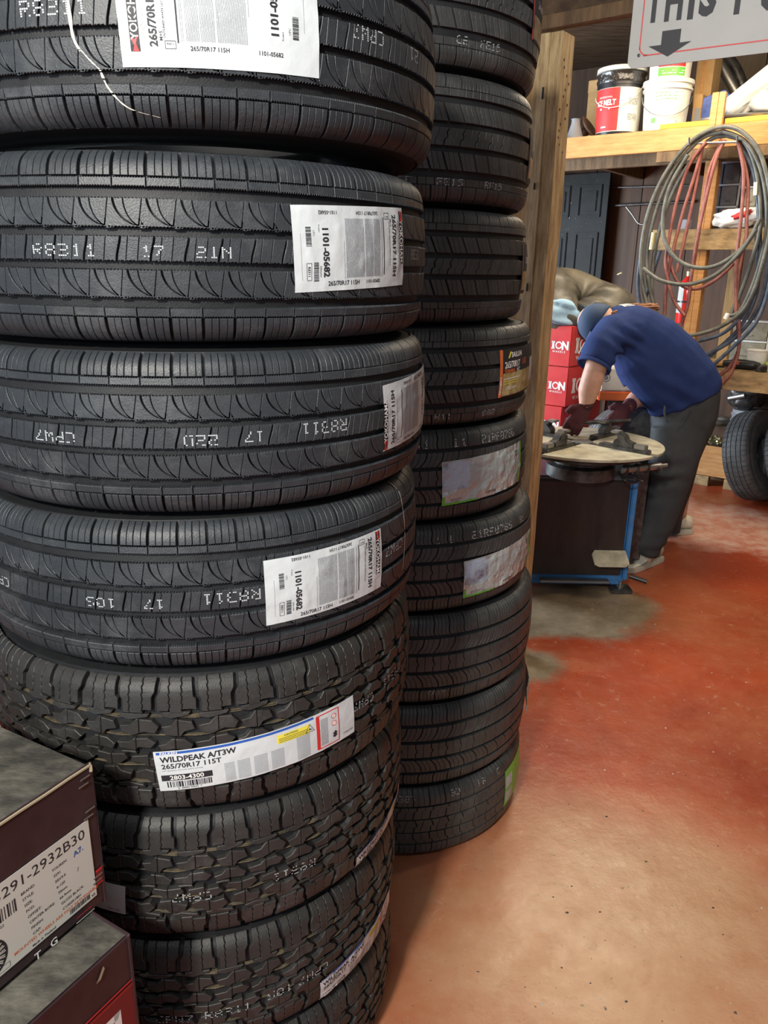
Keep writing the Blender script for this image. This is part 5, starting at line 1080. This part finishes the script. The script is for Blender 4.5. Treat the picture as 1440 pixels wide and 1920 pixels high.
# white and red machine guard with a wheel picture, and tyre behind
gt = atY(1200, 745, 4.70); t = thing('tool_chest', 'cream and red boxed equipment behind the mans arm with a small wheel emblem', 'equipment', (gt.x, gt.y, .0))
zA, zB_, zC = atY(1195, 690, 4.70).z, atY(1195, 735, 4.70).z, atY(1195, 752, 4.70).z
b = MB(); b.box((0, .08, (zA+zB_)/2), (.50, .16, zA-zB_)); b.build('cream_upper', M['white'], t, bevel=.01)
b = MB(); b.box((0, .08, (zC+zB_)/2), (.51, .17, zB_-zC)); b.build('red_band', M['inkorange'], t, bevel=.006)
b = MB(); b.box((.03, .10, zC/2), (.40, .10, zC)); b.build('dark_base', M['steeld'], t, bevel=.006)
q = atY(1136, 708, 4.69)-t.location; b = MB()
for r0, r1 in ((.020, .026), (.001, .014)): b.lathe([(r0, 0), (r1, 0), (r1, .004), (r0, .004)], 20, q+Vector((0, -.006, 0)), axis=Matrix.Rotation(math.pi/2, 3, 'X'), closed=True)
b.build('wheel_emblem', M['inkg'], t)
P2 = atZ(1175, 905, 0)
c_ = atY(1165, 800, 4.62); 
ty_s = small_tyre('dusty old tyre standing behind the turntable under the cream box', Vector((c_.x+.02, 4.46, .28)), None, Rm=.29, hw=.10, yaw=R(-75), lean=R(12))
ty_s['group'] = 'old tyres behind the machine'
t = thing('low_stand', 'dark low stand carrying the dusty old tyre', 'stand', (c_.x+.02, 4.46, 0)); b = MB(); b.box((0, 0, .135), (.36, .28, .27)); b.build('stand_body', M['steeld'], t, bevel=.01)
# old inner tubes and pale cloth heaped on the cartons
q = atB(1105, 560, -.6); t = thing('inner_tube', 'large deflated grey brown inner tube heaped on top of the red cartons', 'inner tube', (q.x, q.y, ztop))
def dented_torus(Rr, rr0, seed, sq):
    b = MB(); rings = []
    for i in range(56):
        u = 2*math.pi*i/56; rg_ = []
        for j in range(16):
            v = 2*math.pi*j/16; dn = 1+.30*noise.noise(Vector((math.cos(u)*1.6+seed, math.sin(u)*1.6, math.cos(v)*.8)))
            rg_.append(Vector(((Rr+rr0*dn*math.cos(v))*math.cos(u), (Rr+rr0*dn*math.cos(v))*math.sin(u)*.8, rr0*sq*dn*math.sin(v)+.03*math.sin(2*u+seed))))
        rings.append(rg_)
    rings.append(rings[0]); b.ring_loft(rings, cap=False); return b
o = dented_torus(.19, .165, 2, .75).build('tube_body', M['tube'], t, 80); o.rotation_euler = (R(34), R(8), 0); o.location = (-.02, .16, .12)
o = blobmesh('folded_tube', 'tube', t, (.10, .0, .06), (.17, .12, .07), 6, .4, (0, .2, .2), 4, 1.6)
b = MB(); b.tube([(.13, -.10, .30), (.14, -.13, .31)], .006, 8); b.build('valve_stem', M['brass'], t, 50)
q = atB(1050, 575, -.68); t = thing('blue_cloth', 'pale blue plastic sheet tucked beside the inner tube on the red cartons', 'cloth', (q.x, q.y, ztop)); blobmesh('sheet_folds', 'cloth', t, (0.02, 0, .06), (.15, .10, .085), 8, .4, (0, .15, .2), 4, 1.8)
# ------------------------------------------------------------------ tyre changer
X0, X1 = .60, 1.275; Yf = 3.735; zc_ = .64
t = thing('tyre_changer', 'blue tyre changing machine with round steel turntable and oily black front panel', 'machine', ((X0+X1)/2, Yf+.3, 0))
def mb_(name, m, c, s_, bev=.004, rz=0): b = MB(); b.box(c, s_, rz); return b.build(name, M[m], t, world=True, bevel=bev)
mb_('cabinet', 'mblue', ((X0+X1)/2, Yf+.33, .335), (X1-X0, .62, .56), .012)
mb_('front_panel', 'panel', ((X0+X1)/2-.008, Yf+.012, .355), (X1-X0-.055, .03, .51), .006)
mb_('top_plate', 'mtop', ((X0+X1)/2, Yf+.32, .625), (X1-X0+.012, .66, .02), .006)
mb_('corner_strip', 'mblue', (X1-.012, Yf+.006, .345), (.026, .028, .54), .005)
mb_('base_frame', 'mblue', ((X0+X1)/2, Yf+.06, .065), (X1-X0-.02, .06, .06), .004)
for x in (X0+.05, X1-.02):
    mb_('foot', 'steeld', (x, Yf+.03, .012), (.11, .09, .024), .004); b = MB(); b.lathe([(.001, .024), (.02, .024), (.02, .034), (.01, .036), (.01, .055), (.001, .056)], 12, (x, Yf+.03, 0)); b.build('bolt', M['steel'], t, 40, world=True)
pq = atY(1143, 1052, Yf-.03)
b = MB(); b.prism([(-.075, -.06), (.06, -.06), (.085, -.04), (.085, .05), (-.075, .05), (-.095, .02), (-.095, -.045)], 0, .008, lambda q: Vector((pq.x+q.x, pq.y-.02+q.y, pq.z+q.z+(q.y+.05)*.42))); b.build('foot_pedal', M['table'], t, world=True, bevel=.002)
b = MB(); b.box((pq.x+.02, Yf+.02, pq.z-.02), (.05, .12, .02)); b.build('pedal_arm', M['panel'], t, world=True)
b = MB(); b.box(((X0+X1)/2+.06, Yf-.015, .075), (.36, .05, .012)); b.build('bright_floor_bar', M['steel'], t, world=True, bevel=.003)
b = MB(); b.tube([(X1+.02, Yf+.02, .09), (X1+.10, Yf-.02, .075)], .012, 8); b.build('rear_pedal', M['black'], t, 50, world=True)
TC = atZ(1122, 828, .80); TC = Vector((.985, 3.77, 0)); Tz = .80; Tr = .39
b = MB(); b.lathe([(.001, .632), (.17, .632), (.17, .69), (.14, .70), (.14, .735), (.31, .755), (.31, .785), (.001, .785)], 40, TC); b.build('turntable_drive', M['steeld'], t, 40, world=True)
# four table quadrants with slots for the jaws
gap = .022
for k in range(4):
    a0 = R(45+90*k); b = MB(); pl = []; aa = math.asin(gap/Tr)
    c0 = gap*math.sqrt(2); am = a0+R(45); pl.append((c0*math.cos(am), c0*math.sin(am)))
    for j in range(17): a = a0+aa+(R(90)-2*aa)*j/16; pl.append((Tr*math.cos(a), Tr*math.sin(a)))
    b.prism(pl, Tz-.012, Tz, lambda q: TC+q); b.build('table_quadrant', M['table'], t, world=True, bevel=.0015)
b = MB(); b.lathe([(.001, Tz-.03), (Tr-.05, Tz-.03), (Tr-.05, Tz-.014), (.001, Tz-.014)], 40, TC); b.build('table_underplate', M['panel'], t, 40, world=True)
b = MB(); b.lathe([(.001, Tz-.01), (.05, Tz-.01), (.05, Tz+.003), (.03, Tz+.006), (.001, Tz+.006)], 24, TC); b.build('hub_cover', M['steel'], t, 40, world=True)
for k in range(4):
    a = R(45+90*k); d = Vector((math.cos(a), math.sin(a), 0)); n_ = Vector((-d.y, d.x, 0)); c = TC+Vector((0, 0, Tz)); rj = .225
    b = MB(); b.beam(c+d*.10+Vector((0, 0, .006)), c+d*(rj+.13)+Vector((0, 0, .006)), .05, .022); b.build('jaw_slide', M['steeld'], t, world=True, bevel=.004)
    j = MB(); j.prism([(-.05, 0), (.055, 0), (.055, .022), (.02, .030), (.005, .055), (-.03, .070), (-.045, .06), (-.025, .042), (-.05, .022)], -.022, .022, lambda q: c+d*(rj+q.x)+Vector((0, 0, .016+q.y))+n_*q.z)
    jo = j.build('jaw', M['steeld'], t, world=True, bevel=.004)
    j = MB(); j.box(c+d*(rj-.045)+Vector((0, 0, .080)), (.045, .05, .012), a); j.build('jaw_pad', M['steel'], jo, world=True, bevel=.004)
    j = MB(); j.box(c+d*(rj+.085)+Vector((0, 0, .026)), (.06, .035, .026), a); j.build('jaw_block', M['steel'], jo, world=True, bevel=.004)
b = MB(); q = TC+Vector((.14, -.22, .715)); b.tube([q, q+Vector((.20, .05, .01))], .018, 14); b.tube([q+Vector((.20, .05, .01)), q+Vector((.235, .058, .012))], .009, 8)
b.build('air_cylinder', M['steel'], t, 40, world=True)
for k in range(4): b = MB(); b.tube([q+Vector((.015+.055*k, .004+.014*k, 0)), q+Vector((.025+.055*k, .006+.014*k, 0))], .025, 14); b.build('clamp_ring', M['steeld'], t, 40, world=True)
b = MB(); b.tube(catmull([q+Vector((.0, .04, -.02)), q+Vector((.02, -.02, -.05)), q+Vector((.10, .06, -.07)), Vector((X1-.02, Yf+.12, .66))], 8), .006, 7); b.tube(catmull([q+Vector((.05, .05, -.03)), q+Vector((.12, 0, -.06)), Vector((X1-.06, Yf+.05, .655))], 8), .004, 6); b.build('air_lines', M['black'], t, 60, world=True)['kind'] = 'stuff'
mb_('side_tank', 'steeld', (X1+.09, Yf+.42, .33), (.13, .34, .60), .05)
# ------------------------------------------------------------------ the man
def m3(px, py, y): return atY(px, py, y)
LAT = Vector((.20, .98, 0)).normalized()
def ringpp(A, Bq, y, lat, n=24, e=.85, y2=None):
    a = m3(A[0], A[1], y); b_ = m3(Bq[0], Bq[1], y if y2 is None else y2); c = (a+b_)/2; u = (a-b_)/2; out = []
    for k in range(n):
        t_ = 2*math.pi*k/n; cs, sn_ = math.cos(t_), math.sin(t_); out.append(c+u*math.copysign(abs(cs)**e, cs)+LAT*lat*math.copysign(abs(sn_)**e, sn_))
    return out
def remesh(parts, voxel, name, m, parent, smooth=3, disp=None):
    b = MB()
    for pr in parts: b.v, b.f, b.m = b.v, b.f, b.m; b.add(pr.v, pr.f)
    o = b.build('tmp', M[m]); md = o.modifiers.new('r', 'REMESH'); md.mode = 'VOXEL'; md.voxel_size = voxel
    if smooth: sm = o.modifiers.new('s', 'SMOOTH'); sm.iterations = smooth; sm.factor = .5
    bpy.context.view_layer.update(); me = D.meshes.new_from_object(o.evaluated_get(bpy.context.evaluated_depsgraph_get())); D.objects.remove(o)
    if disp:
        me.update(); nn = [v.normal.copy() for v in me.vertices]
        for v, n_ in zip(me.vertices, nn): v.co += n_*disp(v.co)
    im = wmat(parent).inverted()
    for v in me.vertices: v.co = im @ v.co
    me.materials.clear(); me.materials.append(M[m]); me.polygons.foreach_set('use_smooth', [True]*len(me.polygons)); me.name = name; me.update()
    r = D.objects.new(name, me); link(r); r.parent = parent; return r
def loft(rings): return MB().ring_loft(rings)
shoeN = atZ(1203, 1062, 0); shoeF = atZ(1262, 999, 0)
man = thing('person', 'man in navy t-shirt, dark trousers, gloves and cap bending over the turntable', 'person', (shoeN.x, shoeN.y, 0))
# body (skin), one continuous surface: torso, neck, head, arms, hands, legs
yN, yF = 4.02, 4.34
head = m3(1128, 611, 4.14)
sN, eN, wN = m3(1138, 632, 4.00), m3(1116, 694, 3.94), m3(1099, 762, 3.93)
sF, eF, wF = m3(1165, 650, 4.42), m3(1206, 735, 4.36), m3(1176, 764, 4.20)
parts = []
parts.append(loft([ringpp((1232, 770), (1340, 722), 4.30, .15), ringpp((1200, 740), (1300, 650), 4.24, .16), ringpp((1165, 690), (1240, 608), 4.2, .16), ringpp((1150, 645), (1184, 590), 4.18, .12), ringpp((1144, 625), (1160, 592), 4.17, .065), ringpp((1128, 620), (1142, 588), 4.15, .055)]))
hb = blobmesh('tmp', 'skin', None, (0, 0, 0), (1, 1, 1), 0, 0, sub=3); D.objects.remove(hb)
up_ = Vector((-.80, .30, .42)).normalized(); fw = Vector((-.45, .08, -.85)); fw = (fw-up_*fw.dot(up_)).normalized(); sd = up_.cross(fw)
def hd_(u, f, s_): return head+up_*u+fw*f+sd*s_
def ell(c, ru, rf_, rs_, n=16, m_=10):
    b = MB(); rings = []
    for i in range(m_+1):
        p_ = math.pi*i/m_; cu = -math.cos(p_); k_ = max(math.sin(p_), .03); rings.append([c+up_*ru*cu+fw*rf_*k_*math.cos(2*math.pi*j/n)+sd*rs_*k_*math.sin(2*math.pi*j/n) for j in range(n)])
    return b.ring_loft(rings)
parts += [ell(hd_(.015, 0, 0), .118, .098, .078), ell(hd_(-.055, .035, 0), .065, .062, .056), ell(hd_(-.015, .098, 0), .024, .020, .013), ell(hd_(-.028, .108, 0), .013, .014, .016), ell(hd_(-.062, .088, 0), .010, .012, .024), ell(hd_(-.095, .07, 0), .018, .022, .024),
          ell(hd_(-.005, -.005, -.080), .030, .018, .010), ell(hd_(-.005, -.005, .080), .030, .018, .010), ell(hd_(.022, .082, 0), .012, .018, .055)]
def limb(pts, rs): return MB().tube(catmull(pts, 5), list(np.interp(np.linspace(0, 1, 5*(len(pts)-1)+1), np.linspace(0, 1, len(rs)), rs)), 16)
parts.append(limb([m3(1168, 645, 4.10), sN, eN, (eN*.45+wN*.55)+Vector((-.006, 0, 0)), wN], [.060, .060, .056, .055, .032]))
parts.append(limb([m3(1185, 660, 4.34), sF, eF, (eF+wF)/2, wF], [.07, .062, .050, .048, .032]))
hipN, knN, anN = m3(1275, 790, 4.22), m3(1240, 905, 4.16), Vector((shoeN.x+.035, shoeN.y+.02, .10))
hipF, knF, anF = m3(1296, 790, 4.44), m3(1276, 900, 4.58), Vector((shoeF.x+.03, shoeF.y+.02, .10))
parts.append(limb([hipN, knN, anN, anN-Vector((0, 0, .05))], [.095, .07, .045, .04])); parts.append(limb([hipF, knF, anF, anF-Vector((0, 0, .05))], [.095, .07, .045, .04]))
def hand(w_, d, lat_, dn, s_=1.0, infl=0.0):
    """w_: wrist, d: pointing direction, lat_: towards the thumb side"""
    d = d.normalized(); lat_ = (lat_-d*lat_.dot(d)).normalized(); dn = dn.normalized(); out = []
    def ringp(c, wl, th_): return [c+lat_*wl*math.cos(2*math.pi*j/14)+dn*th_*math.sin(2*math.pi*j/14) for j in range(14)]
    out.append(loft([ringp(w_-d*.03, .028+infl, .022+infl), ringp(w_, .030+infl, .020+infl), ringp(w_+d*.04*s_, .040+infl, .019+infl), ringp(w_+d*.085*s_, .042+infl, .015+infl), ringp(w_+d*.095*s_, .036+infl, .010+infl)]))
    for k, (o_, ln) in enumerate(((.030, .070), (.010, .080), (-.010, .074), (-.029, .058))):
        a = w_+d*.080*s_+lat_*o_*s_; p1 = a+d*ln*.45*s_+lat_*o_*.15; p2 = p1+(d*.7+dn*.7).normalized()*ln*.32*s_; p3 = p2+(d*.25+dn*.95).normalized()*ln*.25*s_
        out.append(MB().tube([a, p1, p2, p3], [.010+infl, .0095+infl, .009+infl, .0075+infl], 10))
    a = w_+d*.022*s_+lat_*.026; p1 = a+(d*.6+lat_*.8).normalized()*.040*s_; p2 = p1+(d*.9+lat_*.3+dn*.3).normalized()*.032*s_; out.append(MB().tube([a, p1, p2], [.014+infl, .012+infl, .009+infl], 10))
    return out
dN = Vector((-.40, -.20, -.60)); dF = Vector((-.50, -.35, -.45))
LN, DN = Vector((-1, -.1, .4)), Vector((.1, .75, -.5)); LF, DF_ = Vector((-1, -.1, .6)), Vector((.1, .7, -.5))
hN = hand(wN, dN, LN, DN, 1.1); hF = hand(wF, dF, LF, DF_, 1.1)
remesh(parts+hN+hF, .0075, 'body', 'skin', man, 2)
g = remesh(hand(wN, dN, LN, DN, 1.1, .005)+[MB().tube([wN-(wN-eN).normalized()*.045, wN], [.040, .036], 14)], .004, 'glove', 'glove', man, 2)
g = remesh(hand(wF, dF, LF, DF_, 1.1, .005)+[MB().tube([wF-(wF-eF).normalized()*.045, wF], [.040, .036], 14)], .004, 'glove', 'glove', man, 2)
def folds(sc, amp, st=(1, 1, 1), seed=0):
    def f(c): q_ = Vector((c.x*st[0], c.y*st[1], c.z*st[2]))*sc; return amp*(noise.noise(q_+Vector((seed, 0, 0)))+.5*abs(noise.noise(q_*2.1+Vector((0, seed, 0)))))
    return f
# t-shirt
def armfold(c):
    q_ = c-m3(1165, 655, 4.0); d_ = q_.length; return -.014*math.exp(-(d_/.10)**2)*(1+math.sin(q_.z*95+q_.x*50))+.006*math.sin((c.z+c.x*.5)*60)*math.exp(-((c-m3(1260, 750, 4.1)).length/.17)**2)+.004*noise.noise(c*9)
sh_parts = [loft([ringpp((1217, 778), (1352, 724), 4.30, .205), ringpp((1213, 766), (1352, 708), 4.30, .215), ringpp((1198, 752), (1338, 680), 4.28, .222), ringpp((1178, 728), (1306, 640), 4.26, .228), ringpp((1160, 700), (1262, 600), 4.23, .222), ringpp((1147, 668), (1220, 578), 4.21, .212), ringpp((1140, 640), (1186, 570), 4.20, .195), ringpp((1134, 618), (1156, 573), 4.18, .10), ringpp((1130, 612), (1146, 576), 4.17, .075)]),
            MB().tube([m3(1176, 625, 4.10), m3(1150, 628, 4.04), m3(1128, 655, 3.985), m3(1115, 684, 3.95)], [.115, .108, .096, .086], 20),
            MB().tube([m3(1190, 640, 4.30), m3(1178, 650, 4.38), m3(1186, 690, 4.42), m3(1196, 716, 4.40)], [.11, .10, .092, .085], 20)]
sh_o = remesh(sh_parts, .0085, 'tshirt', 'shirt', man, 4, armfold)
# sleeve and hem bands
b = MB(); ax_ = (m3(1113, 688, 3.95)-m3(1128, 655, 3.985)).normalized(); c = m3(1114, 686, 3.95); s1 = ax_.orthogonal().normalized(); s2 = ax_.cross(s1)
b.ring_loft([[c+ax_*z+(s1*math.cos(2*math.pi*j/28)+s2*math.sin(2*math.pi*j/28))*r_ for j in range(28)] for z, r_ in ((-.010, .0865), (-.008, .0885), (.008, .0885), (.010, .086), (.006, .080), (-.01, .078))], cap=False); b.build('sleeve_hem', M['shirt'], man, 50, world=True)
# lettering on the upper back
def back_fn(x, y, e):
    q_ = m3(1186+x, 577+y*.0, 4.21); return q_
inv = wmat(man).inverted(); dg = sh_o.data
from mathutils.bvhtree import BVHTree
bt = BVHTree.FromPolygons([v.co for v in dg.vertices], [tuple(p_.vertices) for p_ in dg.polygons])
def backdrop(x, y, e):      # letters laid on the shoulders, cast straight down
    o_ = inv @ (m3(1182, 575, 4.16)+Vector((x, y, .15))); h_ = bt.ray_cast(o_, Vector((0, 0, -1)))
    return (h_[0]+h_[1]*(.002+e)) if h_[0] else o_-Vector((0, 0, .17))
p = Print(); p.text('TIRE', -.02, .02, .085, 'whitep', math.pi/2+.1, .02, sx=.75)
pr = p.build('back_lettering', backdrop, sh_o, .001)
# trousers
pf = folds(5, .010, (1, 1, .45), 3)
def pfold(c): return pf(c)+.007*math.sin(c.z*70+noise.noise(c*6)*5)*math.exp(-((c-m3(1240, 890, 4.1)).length/.13)**2)+.006*math.sin(c.z*85)*math.exp(-((c-anN).length/.13)**2)
tr = [loft([ringpp((1224, 768), (1350, 716), 4.31, .19), ringpp((1220, 790), (1350, 738), 4.31, .20), ringpp((1220, 815), (1345, 775), 4.31, .205), ringpp((1225, 840), (1332, 810), 4.31, .19)]),
      loft([ringpp((1219, 800), (1330, 775), 4.22, .11), ringpp((1218, 840), (1322, 825), 4.20, .12), ringpp((1214, 880), (1304, 875), 4.18, .115), ringpp((1207, 930), (1284, 930), 4.16, .105), ringpp((1196, 980), (1262, 985), 4.14, .10), ringpp((1181, 1012), (1243, 1018), 4.12, .095), ringpp((1179, 1021), (1231, 1040), 4.12, .088)]),
      loft([ringpp((1262, 800), (1345, 790), 4.46, .10), ringpp((1258, 860), (1312, 860), 4.52, .10), ringpp((1252, 920), (1295, 920), 4.60, .09), ringpp((1248, 965), (1282, 962), 4.66, .08), ringpp((1247, 997), (1276, 997), 4.69, .085)])]
remesh(tr, .0095, 'trousers', 'pants', man, 3, pfold)
b = MB(); b.tube(catmull([m3(1296, 770, 4.095), m3(1276, 800, 4.10), m3(1262, 818, 4.11)], 4), .004, 6); b.build('pocket_seam', M['pants'], man, 50, world=True)
b = MB(); b.tube(catmull([m3(1249, 752, 4.12), m3(1246, 775, 4.10), m3(1252, 792, 4.09)], 4), .006, 6); b.build('belt_loop', M['pants'], man, 50, world=True)
# shoes
def shoe(at, yaw, k=1.0):
    d = Vector((math.cos(yaw), math.sin(yaw), 0)); n_ = Vector((-d.y, d.x, 0)); z = Vector((0, 0, 1)); S = MB(); rings = []
    prof = ((-.095, .022, .030, .090), (-.085, .036, .028, .115), (-.03, .042, .028, .130), (.02, .044, .028, .112), (.07, .044, .028, .066), (.12, .048, .027, .050), (.17, .044, .026, .042), (.20, .026, .026, .034))
    for x, w_, z0, z1 in prof: rings.append([at+d*x*k+n_*w_*k*math.cos(2*math.pi*j/16)+z*(z0+(z1-z0)*(.5+.5*math.sin(2*math.pi*j/16))) for j in range(16)])
    S.ring_loft(rings); up_o = S.build('trainer', M['shoe'], man, 60, world=True)
    S = MB(); rings = []
    for x, w_, z0, z1 in prof: rings.append([at+d*x*1.03*k+n_*(w_+.006)*k*sx_+z*zq for sx_, zq in ((-1, .002), (1, .002), (1.04, .016), (1, .032), (-1, .032), (-1.04, .016))])
    S.ring_loft(rings); S.build('sole', M['shoesole'], up_o, 40, world=True)
    for i in range(4):
        q_ = at+d*(.035+.022*i)*k+z*(.092-.009*i); S = MB(); S.tube([q_-n_*.022, q_+z*.004, q_+n_*.022], .003, 6); S.build('lace', M['black' if i < 2 else 'bagw'], up_o, 50, world=True)
    return up_o
shoe(Vector((shoeN.x+.045, shoeN.y+.05, 0)), R(218), 1.12); shoe(Vector((shoeF.x+.02, shoeF.y, 0)), R(188))
# cap
b = MB(); rings = []
for i in range(9):
    p_ = math.pi/2*i/8; rings.append([hd_(.018+.112*math.sin(p_), -.002+.103*math.cos(p_)*math.cos(2*math.pi*j/28), .084*math.cos(p_)*math.sin(2*math.pi*j/28)) for j in range(28)])
inner = [[hd_(.014, -.002+.097*math.cos(2*math.pi*j/28), .079*math.sin(2*math.pi*j/28)) for j in range(28)]]
b.ring_loft(inner+rings); cp = b.build('cap', M['cap'], man, 60, world=True)
b = MB(); vs = []; n = 12; 
for e_ in (0, .004):
    for i in range(5):
        for j in range(n+1):
            a = -R(62)+R(124)*j/n; rr0 = .098+.078*i/4*math.cos(a*.72); vs.append(hd_(.028+e_-.012*(i/4)+.018*math.sin(a)**2*(-1)*(i/4), rr0*math.cos(a), (.080+.010*i/4)*math.sin(a)*1.12))
N1 = (n+1)*5; fs = []
for i in range(4):
    for j in range(n): a = i*(n+1)+j; fs += [(a, a+1, a+n+2, a+n+1), (N1+a+1, N1+a, N1+a+n+1, N1+a+n+2)]
for j in range(n): a = 4*(n+1)+j; fs.append((a, a+1, N1+a+1, N1+a)); fs.append((j+1, j, N1+j, N1+j+1))
for i in range(4): a = i*(n+1); fs.append((a, a+n+1, N1+a+n+1, N1+a)); fs.append((a+n+1+n, a+n, N1+a+n, N1+a+n+n+1))
b.add(vs, fs); b.build('peak', M['cap'], cp, 60, world=True)
b = MB(); b.tube([hd_(.024, .176*math.cos(a)+0, .101*math.sin(a)) for a in np.linspace(-.9, .9, 14)], .0035, 6); b.build('peak_glint', M['bagw'], cp, 60, world=True)  # daylight glint along the cap peak, drawn as a pale rim
b = MB(); b.tube([hd_(-.0, .06-.01*k, -.082+.001*k) for k in range(8)], .003, 6); b.build('spectacle_arm', M['black'], man, 60, world=True)
# hair at the back of the neck, lying over the collar
S = MB(); rr_ = random.Random(5)
for k in range(60):
    s0 = hd_(-.01-.05*rr_.random(), -.085+.02*rr_.random(), rr_.uniform(-.075, .075)); e0 = m3(1195+rr_.uniform(0, 42), 574+rr_.uniform(-5, 10), 4.34+rr_.uniform(-.02, .08))
    S.tube(catmull([s0, (s0+e0)/2+Vector((0, .03, .004+rr_.uniform(0, .012))), e0], 3), .006, 5)
S.build('hair', M['hair'], man, 60, world=True)['kind'] = 'stuff'
# tyre iron held by both hands
t = thing('tyre_lever', 'dark tyre lever lying across the turntable between the gloved hands', 'tool', m3(1130, 789, 3.98))
b = MB(); b.tube([m3(1084, 794, 3.97), m3(1120, 791, 3.99), m3(1160, 790, 4.08), m3(1182, 788, 4.10)], [.010, .012, .012, .009], 10); b.build('bar', M['steeld'], t, 50, world=True)
# ------------------------------------------------------------------ small rubbish on the floor
rr_ = random.Random(21); b = MB(); gm = ('ink', 'bagw', 'clutter', 'cardedge')
for k in range(70):
    px = rr_.uniform(1000, 1435); py = rr_.uniform(1110, 1910); q = atZ(px, py, 0)
    if (q-Vector((FX+.1, FY, 0))).length < .5 or (q-Vector((NX, NY, 0))).length < .5: continue
    s_ = rr_.uniform(.0015, .005)
    b.add([(q.x+s_*math.cos(a)*rr_.uniform(.6, 1.3), q.y+s_*math.sin(a)*rr_.uniform(.5, 1), 0) for a in (0, 1.2, 2.5, 3.8, 5)]+[(q.x, q.y, s_*.5)], [(4, 3, 2, 1, 0), (0, 1, 5), (1, 2, 5), (2, 3, 5), (3, 4, 5), (4, 0, 5)], rr_.randrange(4))
o = b.build('floor_grit', [M[g_] for g_ in gm]); tag(o, 'loose crumbs of rubber and grit scattered over the red floor', 'debris'); o['kind'] = 'stuff'
